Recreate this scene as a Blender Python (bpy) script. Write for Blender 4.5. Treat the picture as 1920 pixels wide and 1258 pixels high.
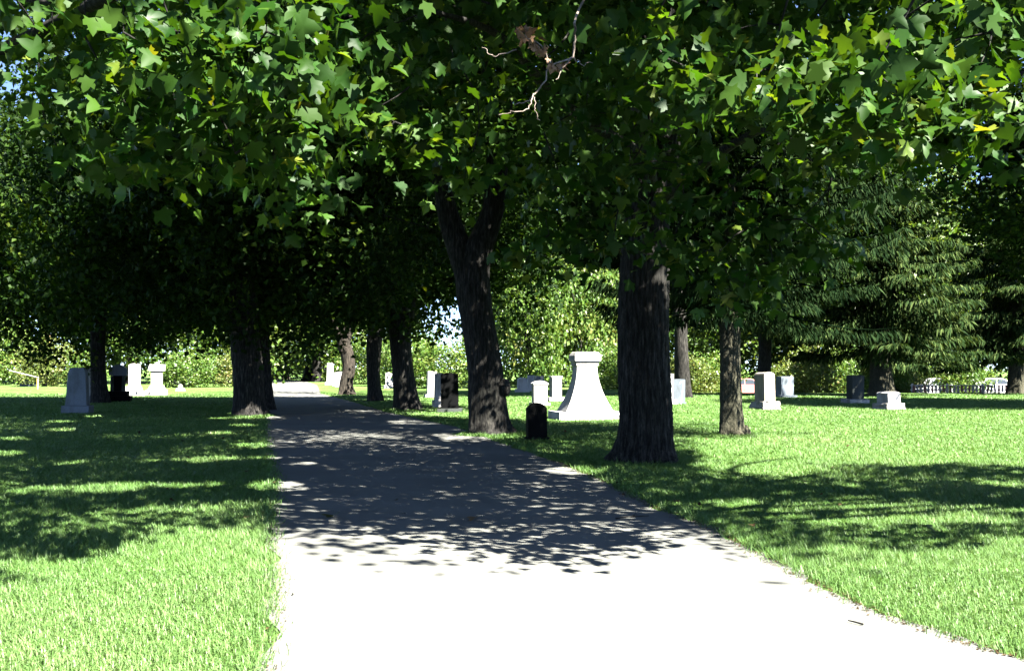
import bpy, bmesh, math, random
import numpy as np
from mathutils import Vector, Matrix, noise as mnoise

R = math.radians
scene = bpy.context.scene
for o in list(bpy.data.objects):
    bpy.data.objects.remove(o)

# ------------------------------------------------------------------ camera
cam_d = bpy.data.cameras.new('camera')
cam_d.lens = 36.56
cam_d.sensor_width = 36.0
cam_d.clip_start = 0.05
cam_d.clip_end = 2000.0
cam = bpy.data.objects.new('camera', cam_d)
scene.collection.objects.link(cam)
cam.location = (0.0, 0.0, 1.6)
cam.rotation_euler = (R(90.0 + 1.733), 0.0, 0.0)
scene.camera = cam

# ------------------------------------------------------------------ sky, sun, exposure
SUN_EL = R(47.0)
SUN_AZ = math.atan2(0.70, -0.714)          # clockwise from +Y
SUN_DIR = Vector((math.sin(SUN_AZ) * math.cos(SUN_EL), math.cos(SUN_AZ) * math.cos(SUN_EL), math.sin(SUN_EL)))
world = bpy.data.worlds.new('World')
scene.world = world
world.use_nodes = True
wn = world.node_tree
wn.nodes.clear()
w_out = wn.nodes.new('ShaderNodeOutputWorld')
w_bg = wn.nodes.new('ShaderNodeBackground')
w_sky = wn.nodes.new('ShaderNodeTexSky')
w_sky.sky_type = 'NISHITA'
w_sky.sun_disc = False
w_sky.sun_elevation = SUN_EL
w_sky.sun_rotation = SUN_AZ
w_sky.air_density = 0.36
w_sky.dust_density = 0.05
w_bg.inputs['Strength'].default_value = 0.05
wn.links.new(w_sky.outputs[0], w_bg.inputs[0])
wn.links.new(w_bg.outputs[0], w_out.inputs[0])
sun_d = bpy.data.lights.new('sun', 'SUN')
sun_d.energy = 5.0
sun_d.angle = R(0.53)
sun_d.color = (1.0, 0.95, 0.86)
sun = bpy.data.objects.new('sun', sun_d)
scene.collection.objects.link(sun)
sun.rotation_euler = SUN_DIR.to_track_quat('Z', 'Y').to_euler()
sun.location = (20, -20, 30)
vs = scene.view_settings
vs.view_transform = 'Standard'
vs.look = 'None'
vs.exposure = 3.3
vs.gamma = 1.0
scene.render.engine = 'CYCLES'
cy = scene.cycles
cy.max_bounces = 3
cy.diffuse_bounces = 0
cy.glossy_bounces = 2
cy.transmission_bounces = 3
cy.transparent_max_bounces = 4
cy.use_denoising = True
cy.sample_clamp_indirect = 4.0
cy.caustics_reflective = False
cy.caustics_refractive = False

COL = scene.collection
rng = np.random.default_rng(11)
random.seed(5)

# ------------------------------------------------------------------ helpers
def tag(o, label=None, cat=None, group=None, kind=None):
    if label: o['label'] = label
    if cat: o['category'] = cat
    if group: o['group'] = group
    if kind: o['kind'] = kind
    return o

def empty(name, loc, rz=0.0):
    o = bpy.data.objects.new(name, None)
    COL.objects.link(o)
    o.location = loc
    o.rotation_euler = (0, 0, rz)
    o.empty_display_size = 0.2
    return o

def link(name, me, mat=None, parent=None):
    o = bpy.data.objects.new(name, me)
    COL.objects.link(o)
    if mat is not None and len(me.materials) == 0:
        me.materials.append(mat)
    if parent is not None:
        o.parent = parent
    return o

def np_mesh(name, verts, faces, rnd=None, smooth=False):
    """faces: (F,k) int array, all of the same size k"""
    verts = np.asarray(verts, dtype=np.float32)
    faces = np.asarray(faces, dtype=np.int32)
    me = bpy.data.meshes.new(name)
    me.vertices.add(len(verts))
    me.vertices.foreach_set('co', verts.ravel())
    F, k = faces.shape
    me.loops.add(F * k)
    me.loops.foreach_set('vertex_index', faces.ravel())
    me.polygons.add(F)
    me.polygons.foreach_set('loop_start', np.arange(0, F * k, k, dtype=np.int32))
    me.polygons.foreach_set('use_smooth', np.full(F, smooth, dtype=bool))
    me.update(calc_edges=True)
    if rnd is not None:
        a = me.attributes.new('rnd', 'FLOAT', 'POINT')
        a.data.foreach_set('value', np.asarray(rnd, dtype=np.float32))
    return me

def catmull(pts, n):
    P = np.asarray(pts, dtype=float)
    if len(P) == 2:
        t = np.linspace(0, 1, n)[:, None]
        return P[0] * (1 - t) + P[1] * t
    Q = np.vstack([2 * P[0] - P[1], P, 2 * P[-1] - P[-2]])
    m = len(P) - 1
    out = []
    for s in np.linspace(0, m, n):
        i = min(int(s), m - 1); t = s - i
        a, b, c, d = Q[i], Q[i + 1], Q[i + 2], Q[i + 3]
        out.append(0.5 * (2 * b + (c - a) * t + (2 * a - 5 * b + 4 * c - d) * t * t + (3 * b - a - 3 * c + d) * t ** 3))
    return np.array(out)

def tube(path, rad, sides, disp=None):
    """returns verts, quads; path (n,3), rad (n,). disp(theta, i/n, z)->factor"""
    path = np.asarray(path, float); n = len(path)
    tan = np.gradient(path, axis=0)
    tan /= np.linalg.norm(tan, axis=1)[:, None] + 1e-9
    ref = np.array([0, 1.0, 0]) if abs(tan[:, 1]).mean() < 0.8 else np.array([1.0, 0, 0])
    x = np.cross(ref, tan); x /= np.linalg.norm(x, axis=1)[:, None] + 1e-9
    y = np.cross(tan, x)
    th = np.linspace(0, 2 * math.pi, sides, endpoint=False)
    r = np.repeat(np.asarray(rad, float)[:, None], sides, 1)
    if disp is not None:
        r = r * disp(th[None, :], np.linspace(0, 1, n)[:, None], path[:, 2:3])
    V = path[:, None, :] + (x[:, None, :] * np.cos(th)[None, :, None] + y[:, None, :] * np.sin(th)[None, :, None]) * r[:, :, None]
    idx = np.arange(n * sides).reshape(n, sides)
    a = idx[:-1]; b = idx[1:]
    F = np.stack([a, np.roll(a, -1, 1), np.roll(b, -1, 1), b], -1).reshape(-1, 4)
    return V.reshape(-1, 3), F

class Acc:
    def __init__(s): s.v = []; s.f = []; s.n = 0
    def add(s, V, F):
        s.v.append(V); s.f.append(F + s.n); s.n += len(V)
    def mesh(s, name, smooth=True):
        return np_mesh(name, np.vstack(s.v), np.vstack(s.f), smooth=smooth)

def smooth01(a, b, x):
    t = np.clip((np.asarray(x, float) - a) / (b - a), 0, 1)
    return t * t * (3 - 2 * t)

# ------------------------------------------------------------------ materials
def new_mat(name):
    m = bpy.data.materials.new(name)
    m.use_nodes = True
    nt = m.node_tree
    nt.nodes.clear()
    out = nt.nodes.new('ShaderNodeOutputMaterial')
    return m, nt, out

def ramp(nt, stops):
    r = nt.nodes.new('ShaderNodeValToRGB')
    e = r.color_ramp.elements
    e[0].position, e[0].color = stops[0][0], (*stops[0][1], 1)
    e[1].position, e[1].color = stops[-1][0], (*stops[-1][1], 1)
    for p, c in stops[1:-1]:
        x = e.new(p); x.color = (*c, 1)
    return r

def noise_tex(nt, scale, detail=4, rough=0.55, vec=None, mapping=None):
    n = nt.nodes.new('ShaderNodeTexNoise')
    n.inputs['Scale'].default_value = scale
    n.inputs['Detail'].default_value = detail
    n.inputs['Roughness'].default_value = rough
    if vec is not None:
        if mapping is not None:
            mp = nt.nodes.new('ShaderNodeMapping')
            mp.inputs['Scale'].default_value = mapping
            nt.links.new(vec, mp.inputs[0])
            nt.links.new(mp.outputs[0], n.inputs['Vector'])
        else:
            nt.links.new(vec, n.inputs['Vector'])
    return n

def leaf_mat(name, stops, trans=0.35, tint=(1.35, 1.25, 0.5), rough=0.42, spec=0.5, obj_random=False):
    m, nt, out = new_mat(name)
    if obj_random:
        at = nt.nodes.new('ShaderNodeObjectInfo'); src = at.outputs['Random']
    else:
        at = nt.nodes.new('ShaderNodeAttribute'); at.attribute_name = 'rnd'; src = at.outputs['Fac']
    rp = ramp(nt, stops)
    nt.links.new(src, rp.inputs[0])
    pb = nt.nodes.new('ShaderNodeBsdfPrincipled')
    pb.inputs['Roughness'].default_value = rough
    pb.inputs['Specular IOR Level'].default_value = spec
    nt.links.new(rp.outputs[0], pb.inputs['Base Color'])
    mx = nt.nodes.new('ShaderNodeMix'); mx.data_type = 'RGBA'; mx.blend_type = 'MULTIPLY'
    mx.inputs[0].default_value = 1.0
    nt.links.new(rp.outputs[0], mx.inputs[6])
    mx.inputs[7].default_value = (*tint, 1)
    tr = nt.nodes.new('ShaderNodeBsdfTranslucent')
    nt.links.new(mx.outputs[2], tr.inputs[0])
    ms = nt.nodes.new('ShaderNodeMixShader'); ms.inputs[0].default_value = trans
    nt.links.new(pb.outputs[0], ms.inputs[1]); nt.links.new(tr.outputs[0], ms.inputs[2])
    nt.links.new(ms.outputs[0], out.inputs[0])
    return m

def bark_mat(name, dark, light, stretch=(7, 7, 1.2), bump=0.6):
    m, nt, out = new_mat(name)
    tc = nt.nodes.new('ShaderNodeTexCoord')
    n1 = noise_tex(nt, 3.0, 8, 0.65, tc.outputs['Object'], stretch)
    n2 = noise_tex(nt, 1.3, 3, 0.5, tc.outputs['Object'])
    rp = ramp(nt, [(0.42, dark), (0.56, tuple(a * 0.7 + b * 0.3 for a, b in zip(dark, light))), (0.72, light)])
    nt.links.new(n1.outputs['Fac'], rp.inputs[0])
    mx = nt.nodes.new('ShaderNodeMix'); mx.data_type = 'RGBA'; mx.blend_type = 'MULTIPLY'
    mx.inputs[0].default_value = 0.6
    nt.links.new(rp.outputs[0], mx.inputs[6])
    r2 = ramp(nt, [(0.3, (0.55, 0.62, 0.5)), (0.7, (1.1, 1.05, 1.0))])
    nt.links.new(n2.outputs['Fac'], r2.inputs[0]); nt.links.new(r2.outputs[0], mx.inputs[7])
    pb = nt.nodes.new('ShaderNodeBsdfPrincipled')
    pb.inputs['Roughness'].default_value = 0.9
    pb.inputs['Specular IOR Level'].default_value = 0.2
    nt.links.new(mx.outputs[2], pb.inputs['Base Color'])
    bp = nt.nodes.new('ShaderNodeBump'); bp.inputs['Strength'].default_value = bump; bp.inputs['Distance'].default_value = 0.04
    nt.links.new(n1.outputs['Fac'], bp.inputs['Height']); nt.links.new(bp.outputs[0], pb.inputs['Normal'])
    nt.links.new(pb.outputs[0], out.inputs[0])
    return m

def stone_mat(name, c, spread=0.18, stain=(0.6, 0.6, 0.55), rough=0.75, scale=60, spec=0.4):
    m, nt, out = new_mat(name)
    tc = nt.nodes.new('ShaderNodeTexCoord')
    n1 = noise_tex(nt, scale, 3, 0.7, tc.outputs['Object'])
    n2 = noise_tex(nt, 2.6, 5, 0.6, tc.outputs['Object'], (1, 1, 0.45))
    lo = tuple(x * (1 - spread) for x in c); hi = tuple(min(0.85, x * (1 + spread)) for x in c)
    r1 = ramp(nt, [(0.3, lo), (0.7, hi)])
    nt.links.new(n1.outputs['Fac'], r1.inputs[0])
    r2 = ramp(nt, [(0.36, stain), (0.56, (1, 1, 1))])
    nt.links.new(n2.outputs['Fac'], r2.inputs[0])
    mx = nt.nodes.new('ShaderNodeMix'); mx.data_type = 'RGBA'; mx.blend_type = 'MULTIPLY'
    mx.inputs[0].default_value = 0.8
    nt.links.new(r1.outputs[0], mx.inputs[6]); nt.links.new(r2.outputs[0], mx.inputs[7])
    pb = nt.nodes.new('ShaderNodeBsdfPrincipled')
    pb.inputs['Roughness'].default_value = rough
    pb.inputs['Specular IOR Level'].default_value = spec
    nt.links.new(mx.outputs[2], pb.inputs['Base Color'])
    bp = nt.nodes.new('ShaderNodeBump'); bp.inputs['Strength'].default_value = 0.25; bp.inputs['Distance'].default_value = 0.01
    nt.links.new(n1.outputs['Fac'], bp.inputs['Height']); nt.links.new(bp.outputs[0], pb.inputs['Normal'])
    nt.links.new(pb.outputs[0], out.inputs[0])
    return m

def plain_mat(name, c, rough=0.5, metal=0.0, spec=0.5):
    m, nt, out = new_mat(name)
    tc = nt.nodes.new('ShaderNodeTexCoord')
    n1 = noise_tex(nt, 9, 4, 0.6, tc.outputs['Object'])
    r1 = ramp(nt, [(0.3, tuple(x * 0.88 for x in c)), (0.7, c)])
    nt.links.new(n1.outputs['Fac'], r1.inputs[0])
    pb = nt.nodes.new('ShaderNodeBsdfPrincipled')
    pb.inputs['Roughness'].default_value = rough
    pb.inputs['Metallic'].default_value = metal
    pb.inputs['Specular IOR Level'].default_value = spec
    nt.links.new(r1.outputs[0], pb.inputs['Base Color'])
    nt.links.new(pb.outputs[0], out.inputs[0])
    return m

M = {}
M['maple'] = leaf_mat('maple_leaf', [(0.0, (0.003, 0.012, 0.0015)), (0.45, (0.007, 0.021, 0.002)), (0.85, (0.022, 0.050, 0.005)), (1.0, (0.075, 0.105, 0.013))], 0.36, (1.6, 1.35, 0.35), rough=0.6, spec=0.12)  # leaf colour darkened to carry the shade inside the farther crowns
M['maple_lit'] = leaf_mat('maple_leaf_lit', [(0.0, (0.007, 0.028, 0.003)), (0.45, (0.017, 0.050, 0.005)), (0.85, (0.040, 0.085, 0.008)), (1.0, (0.095, 0.125, 0.014))], 0.40, (1.6, 1.35, 0.35), rough=0.55, spec=0.2)  # brighter copy of the maple leaf; light on the nearest crowns put into colour
M['maple_near_lit'] = leaf_mat('maple_leaf_near_lit', [(0.0, (0.010, 0.042, 0.004)), (0.45, (0.022, 0.070, 0.006)), (0.88, (0.055, 0.112, 0.010)), (1.0, (0.13, 0.155, 0.018))], 0.45, (1.6, 1.35, 0.35), rough=0.48, spec=0.3, obj_random=True)  # brightened further, so light on the hanging sprays sits in the colour
M['bgleaf'] = leaf_mat('far_leaf', [(0.0, (0.025, 0.065, 0.010)), (0.5, (0.065, 0.130, 0.018)), (0.9, (0.13, 0.18, 0.03)), (1.0, (0.18, 0.19, 0.045))], 0.4, (1.4, 1.25, 0.5))
M['shrub'] = leaf_mat('shrub_leaf', [(0.0, (0.032, 0.085, 0.012)), (0.5, (0.080, 0.155, 0.022)), (0.85, (0.150, 0.210, 0.042)), (1.0, (0.23, 0.23, 0.07))], 0.4, (1.3, 1.2, 0.6))
M['shrub_warm'] = leaf_mat('shrub_leaf_warm', [(0.0, (0.055, 0.100, 0.018)), (0.5, (0.115, 0.165, 0.032)), (0.85, (0.195, 0.215, 0.058)), (1.0, (0.27, 0.19, 0.09))], 0.4, (1.3, 1.2, 0.6))
M['spruce'] = leaf_mat('spruce_needles_shaded', [(0.0, (0.003, 0.010, 0.003)), (0.6, (0.008, 0.019, 0.006)), (1.0, (0.024, 0.042, 0.014))], 0.2, (1.1, 1.1, 0.7), rough=0.8, spec=0.03)  # darkened needles: shade on the lone spruce is put into the colour
M['spruce_lit'] = leaf_mat('spruce_needles_lit', [(0.0, (0.012, 0.032, 0.008)), (0.6, (0.034, 0.068, 0.017)), (1.0, (0.090, 0.125, 0.036))], 0.25, (1.2, 1.15, 0.6), spec=0.15)  # brighter copy of the needles, sunlight painted in for the right-edge spruce
M['grass'] = leaf_mat('grass_blades', [(0.0, (0.045, 0.112, 0.016)), (0.5, (0.084, 0.174, 0.040)), (0.90, (0.150, 0.228, 0.078)), (0.98, (0.25, 0.24, 0.11)), (1.0, (0.30, 0.23, 0.13))], 0.3, (1.15, 1.15, 0.6), rough=0.5, spec=0.4)
M['dead'] = leaf_mat('dead_leaf', [(0.0, (0.10, 0.05, 0.022)), (1.0, (0.22, 0.13, 0.07))], 0.25, (1, 1, 1), rough=0.7)
M['fallen'] = leaf_mat('fallen_leaf', [(0.0, (0.10, 0.14, 0.03)), (0.5, (0.20, 0.16, 0.05)), (1.0, (0.16, 0.09, 0.04))], 0.2, (1, 1, 1), rough=0.7, obj_random=True)
M['litter'] = leaf_mat('dry_litter', [(0.0, (0.025, 0.016, 0.008)), (1.0, (0.075, 0.050, 0.024))], 0.1, (1, 1, 1), rough=0.8, spec=0.1)
M['bark'] = bark_mat('maple_bark', (0.005, 0.0047, 0.0045), (0.07, 0.067, 0.06))
M['bark_pale'] = bark_mat('pale_bark', (0.014, 0.012, 0.010), (0.085, 0.070, 0.056))
M['bark_spruce'] = bark_mat('spruce_bark', (0.030, 0.030, 0.020), (0.13, 0.12, 0.085), (9, 9, 6), 0.8)
M['dead_wood'] = bark_mat('dead_wood', (0.16, 0.13, 0.11), (0.42, 0.36, 0.32))
M['marble'] = stone_mat('white_marble', (0.42, 0.415, 0.40))
M['marble_grey'] = stone_mat('weathered_marble', (0.32, 0.315, 0.30))
M['granite_blue'] = stone_mat('blue_grey_granite', (0.12, 0.145, 0.17), 0.3)
M['granite_dark'] = stone_mat('dark_granite', (0.0035, 0.0038, 0.004), 0.3, rough=0.7, spec=0.04)
M['granite_green'] = stone_mat('green_grey_granite', (0.045, 0.052, 0.047), 0.3, spec=0.15)
M['sand'] = stone_mat('sandstone', (0.28, 0.255, 0.21), 0.2)
M['rough_granite'] = stone_mat('rough_granite', (0.38, 0.365, 0.33), 0.3, scale=25)

def lawn_mat():
    m, nt, out = new_mat('lawn')
    tc = nt.nodes.new('ShaderNodeTexCoord')
    n1 = noise_tex(nt, 0.55, 5, 0.6, tc.outputs['Object'])
    n2 = noise_tex(nt, 14, 4, 0.7, tc.outputs['Object'])
    n3 = noise_tex(nt, 90, 3, 0.7, tc.outputs['Object'])
    r1 = ramp(nt, [(0.30, (0.062, 0.122, 0.022)), (0.5, (0.092, 0.168, 0.042)), (0.66, (0.138, 0.205, 0.070)), (0.78, (0.19, 0.21, 0.09))])
    nt.links.new(n1.outputs['Fac'], r1.inputs[0])
    r2 = ramp(nt, [(0.3, (0.6, 0.65, 0.6)), (0.7, (1.25, 1.2, 1.1))])
    nt.links.new(n2.outputs['Fac'], r2.inputs[0])
    mx = nt.nodes.new('ShaderNodeMix'); mx.data_type = 'RGBA'; mx.blend_type = 'MULTIPLY'; mx.inputs[0].default_value = 1
    nt.links.new(r1.outputs[0], mx.inputs[6]); nt.links.new(r2.outputs[0], mx.inputs[7])
    pb = nt.nodes.new('ShaderNodeBsdfPrincipled')
    pb.inputs['Roughness'].default_value = 0.95; pb.inputs['Specular IOR Level'].default_value = 0.1
    nt.links.new(mx.outputs[2], pb.inputs['Base Color'])
    bp = nt.nodes.new('ShaderNodeBump'); bp.inputs['Strength'].default_value = 0.8; bp.inputs['Distance'].default_value = 0.05
    nt.links.new(n3.outputs['Fac'], bp.inputs['Height']); nt.links.new(bp.outputs[0], pb.inputs['Normal'])
    nt.links.new(pb.outputs[0], out.inputs[0])
    return m

def asphalt_mat(name, c=0.27):
    m, nt, out = new_mat(name)
    tc = nt.nodes.new('ShaderNodeTexCoord')
    n1 = noise_tex(nt, 140, 3, 0.75, tc.outputs['Object'])
    n2 = noise_tex(nt, 0.8, 5, 0.6, tc.outputs['Object'])
    r1 = ramp(nt, [(0.3, (c * 0.60, c * 0.63, c * 0.58)), (0.5, (c * 0.97, c, c * 0.92)), (0.72, (c * 1.38, c * 1.40, c * 1.27))])
    nt.links.new(n1.outputs['Fac'], r1.inputs[0])
    r2 = ramp(nt, [(0.3, (0.78, 0.78, 0.76)), (0.65, (1.08, 1.07, 1.05))])
    nt.links.new(n2.outputs['Fac'], r2.inputs[0])
    mx = nt.nodes.new('ShaderNodeMix'); mx.data_type = 'RGBA'; mx.blend_type = 'MULTIPLY'; mx.inputs[0].default_value = 1
    nt.links.new(r1.outputs[0], mx.inputs[6]); nt.links.new(r2.outputs[0], mx.inputs[7])
    pb = nt.nodes.new('ShaderNodeBsdfPrincipled')
    pb.inputs['Roughness'].default_value = 0.9; pb.inputs['Specular IOR Level'].default_value = 0.25
    nt.links.new(mx.outputs[2], pb.inputs['Base Color'])
    bp = nt.nodes.new('ShaderNodeBump'); bp.inputs['Strength'].default_value = 0.35; bp.inputs['Distance'].default_value = 0.01
    nt.links.new(n1.outputs['Fac'], bp.inputs['Height']); nt.links.new(bp.outputs[0], pb.inputs['Normal'])
    nt.links.new(pb.outputs[0], out.inputs[0])
    return m
M['lawn'] = lawn_mat()
M['lane'] = asphalt_mat('lane_asphalt', 0.14)
M['street'] = asphalt_mat('street_asphalt', 0.16)

# ------------------------------------------------------------------ ground, lane, street
def terrain_z(x, y):
    """the lawn is level; beyond it, right of the lane, the land drops to a street"""
    return -0.8 * smooth01(64, 77, y) * smooth01(7, 14, x)

gx = np.concatenate([np.linspace(-420, -60, 13)[:-1], np.linspace(-60, 90, 61), np.linspace(90, 420, 12)[1:]])
gy = np.concatenate([np.linspace(-60, 0, 5)[:-1], np.linspace(0, 140, 57), np.linspace(140, 700, 15)[1:]])
XX, YY = np.meshgrid(gx, gy)
V = np.stack([XX, YY, terrain_z(XX, YY)], -1).reshape(-1, 3)
idx = np.arange(V.shape[0]).reshape(len(gy), len(gx))
F = np.stack([idx[:-1, :-1], idx[:-1, 1:], idx[1:, 1:], idx[1:, :-1]], -1).reshape(-1, 4)
g = link('ground', np_mesh('ground', V, F, smooth=True), M['lawn'])
tag(g, 'wide mown lawn of the cemetery under the trees', 'lawn', kind='structure')

LANE_L = np.array([(-1.0, -14), (-1.0, 0), (-1.15, 4), (-1.33, 5.5), (-1.75, 7.6), (-2.34, 10.0), (-3.26, 14.4), (-5.6, 23.7), (-8.0, 34.0), (-12.8, 54.8), (-18.3, 78.1), (-26.1, 111.5), (-31, 124)])
LANE_R = np.array([(30, -14), (30, 0.0), (13, 1.8), (7.2, 3.0), (4.6, 4.0), (3.4, 5.0), (2.72, 5.9), (2.38, 6.8), (2.19, 8.4), (2.0, 10.4), (1.68, 11.7), (1.33, 14.4), (0.8, 17.4), (0.0, 20.9), (-1.5, 27.9), (-4.4, 36.8), (-7.6, 48.8), (-11.5, 62.5), (-17.2, 91.9), (-21.8, 111), (-25, 124)])
def lane_l(y): return np.interp(y, LANE_L[:, 1], LANE_L[:, 0])
def lane_r(y): return np.interp(y, LANE_R[:, 1], LANE_R[:, 0])
ys = np.concatenate([np.linspace(-14, 0, 8)[:-1], np.linspace(0, 30, 301)[:-1], np.linspace(30, 124, 190)])
xl = lane_l(ys) + 0.05 * np.sin(ys * 2.3) + 0.04 * np.sin(ys * 5.1 + 1) + rng.normal(0, 0.012, len(ys))
xr = lane_r(ys) + 0.05 * np.sin(ys * 2.9 + 2) + 0.03 * np.sin(ys * 6.3) + rng.normal(0, 0.015, len(ys))
t = np.linspace(0, 1, 9)
X = xl[:, None] * (1 - t) + xr[:, None] * t
V = np.stack([X, np.repeat(ys[:, None], 9, 1), np.full_like(X, 0.008)], -1).reshape(-1, 3)
idx = np.arange(V.shape[0]).reshape(len(ys), 9)
F = np.stack([idx[:-1, :-1], idx[:-1, 1:], idx[1:, 1:], idx[1:, :-1]], -1).reshape(-1, 4)
lane = link('lane', np_mesh('lane', V, F), M['lane'])
tag(lane, 'pale asphalt lane running away between the trees', 'lane', kind='structure')
V = np.array([(15, 80, -0.785), (150, 80, -0.785), (150, 94, -0.785), (15, 94, -0.785)])
st = link('street', np_mesh('street', V, [[0, 1, 2, 3]]), M['street'])
tag(st, 'street lying lower beyond the lawn', 'street', kind='structure')

# ------------------------------------------------------------------ where sun should reach the ground
COT = 1.0 / math.tan(SUN_EL)
def shadow_xy(p):
    return p[:, 0] - 0.70 * COT * p[:, 2], p[:, 1] + 0.714 * COT * p[:, 2]
def sunny(x, y):
    """open places between the crowns, read from the sunlit patches on the lawn and lane"""
    left = x < lane_l(y) + 0.2
    e = np.where(left, 10.2 + 0.35 * np.sin(x * 1.5 + 1), 8.8 + 0.35 * np.sin(x * 1.7) + 0.2 * np.sin(x * 4.1 + 1) + np.where(x > 3.5, 0.5, 0))
    a = (y < e) & ~(left & (np.abs(y - 7.9) < 0.4) & (x < -3.5))
    b = (y > 16.5 + 0.7 * np.sin(x * 1.1 + 0.5) + 0.45 * np.sin(x * 2.7)) & (y < 41) & (x > 0.17 * y + 0.1)
    c = (y > 29) & (y < 60) & (x > -3.5) & (x < 0.24 * y)
    d = ((y > 56) & (y < 100) & (x < -10)) | ((y > 55) & (y < 80) & (x < -14))
    wv = np.sin(x * 2.3 + 1.0) + 0.6 * np.sin(x * 5.7)
    g1 = left & (np.abs(y - 14.4 - 0.25 * (x + 3)) < 0.35 + 0.25 * wv) & (x > -6.4)
    g2 = left & (np.abs(y - 12.1 - 0.35 * (x + 3)) < 0.30 + 0.2 * np.sin(x * 3.1)) & (x > -4.6)
    g3 = (left & (np.abs(y - 19.6 - 0.3 * x) < 0.25 + 0.3 * wv) & (x > -7.5)) | ((x + 8.2) ** 2 + (y - 33.1) ** 2 < 0.9) | ((x + 0.3) ** 2 + (y - 23.9) ** 2 < 0.25)
    h1 = (np.abs(y - 12.4 + 0.1 * x) < 0.35) & (x > 3.0)
    h2 = (np.abs(y - 10.9) < 0.28) & (x > 2.6) & (x < 5.2)
    f = (y > 8) & (y < 40) & (np.sin(x * 1.3 + 0.4 * y) + np.sin(y * 1.9 + 0.6 * x + 2) + 0.5 * np.sin(x * 3.1 - 1.0) > 1.85)
    f = f & ((x - 0.5) ** 2 + (y - 22.4) ** 2 > 4)
    d = d | g1 | g2 | g3 | h1 | h2
    return a | b | c | d | f

# ------------------------------------------------------------------ leaves
HALF = [(0.20, -0.06), (0.44, -0.04), (0.36, 0.12), (0.54, 0.22), (0.66, 0.54), (0.46, 0.51), (0.29, 0.46), (0.28, 0.68), (0.15, 0.76)]
MIDH = [(0.38, -0.08), (0.36, 0.11), (0.57, 0.25), (0.63, 0.54), (0.31, 0.47), (0.25, 0.73)]
def leaf_template(half, cen=(0, 0.3), fold=0.22, droop=0.25):
    pts = [(0, 0)] + half + [(0, 1.0)] + [(-x, y) for x, y in reversed(half)]
    P = np.array([cen] + pts, float)
    z = fold * np.abs(P[:, 0]) - droop * P[:, 1] ** 2
    V = np.column_stack([P, z])
    n = len(pts)
    T = np.array([[0, 1 + i, 1 + (i + 1) % n] for i in range(n)])
    return V, T
L_HI = leaf_template(HALF)
L_MID = leaf_template(MIDH)
L_LO = (np.array([(0, 0.35, 0.0), (0, 0, 0), (0.48, 0.30, 0.10), (0, 1, -0.2), (-0.48, 0.30, 0.10)]), np.array([[0, 1, 2], [0, 2, 3], [0, 3, 4], [0, 4, 1]]))
L_MIN = (np.array([(0, 0, 0), (0.45, 0.4, 0.1), (0, 1, -0.15), (-0.45, 0.4, 0.1)]), np.array([[0, 1, 2], [0, 2, 3]]))

def unit(a): return a / (np.linalg.norm(a, axis=-1, keepdims=True) + 1e-9)
def leaf_frames(n, r, up=0.7, down=0.8, bias=(0, 0, 0)):
    nrm = unit(r.normal(0, 0.75, (n, 3)) + np.array([0, 0, up]) + np.array(bias))
    tip = r.normal(0, 0.7, (n, 3)) + np.array([0, 0, -down])
    tip = unit(tip - (tip * nrm).sum(1, keepdims=True) * nrm)
    return np.cross(tip, nrm), tip, nrm
def leaf_mesh(name, pos, size, tmpl, r, up=0.7, down=0.8, clump_rnd=None, bias=(0, 0, 0)):
    n = len(pos)
    x, y, z = leaf_frames(n, r, up, down, bias)
    Tv, Tf = tmpl
    s = (size * r.uniform(0.7, 1.2, n))[:, None, None]
    V = pos[:, None, :] + s * (x[:, None, :] * Tv[None, :, 0:1] + y[:, None, :] * Tv[None, :, 1:2] + z[:, None, :] * Tv[None, :, 2:3])
    k = len(Tv)
    F = (Tf[None] + (np.arange(n) * k)[:, None, None]).reshape(-1, 3)
    rv = r.random(n)
    if clump_rnd is not None:
        rv = np.clip(0.55 * rv + 0.45 * clump_rnd, 0, 1)
    return np_mesh(name, V.reshape(-1, 3), F, rnd=np.repeat(rv, k))

def seen_near(p):
    """low, outer leaves that a person on the lane sees well"""
    return (p[:, 1] > 3) & (p[:, 2] < 1.9 + 0.40 * p[:, 1]) & (np.abs(p[:, 0]) < 0.62 * p[:, 1] + 1)

def leaf_mesh2(name, pos, size, tmpl, r, cr, far):
    """detailed leaves where far is False, simple larger ones elsewhere, one mesh"""
    n = len(pos)
    x, y, z = leaf_frames(n, r)
    rv = np.clip(0.55 * r.random(n) + 0.45 * cr, 0, 1)
    sz = size * r.uniform(0.6, 1.2, n) * np.where(far, 1.45, 1.0)
    Vs, Fs, Rs, off = [], [], [], 0
    for (Tv, Tf), m in ((tmpl, ~far), (L_MIN, far)):
        k = len(Tv); c = int(m.sum())
        if c == 0: continue
        q = sz[m][:, None, None]
        bend = Tv[None, :, 2:3] * r.uniform(-0.2, 2.2, (c, 1, 1))
        V = pos[m][:, None, :] + q * (x[m][:, None, :] * Tv[None, :, 0:1] + y[m][:, None, :] * Tv[None, :, 1:2] + z[m][:, None, :] * bend)
        Vs.append(V.reshape(-1, 3)); Fs.append((Tf[None] + (np.arange(c) * k)[:, None, None]).reshape(-1, 3) + off); Rs.append(np.repeat(rv[m], k))
        off += c * k
    return np_mesh(name, np.vstack(Vs), np.vstack(Fs), rnd=np.concatenate(Rs), smooth=True)

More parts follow.
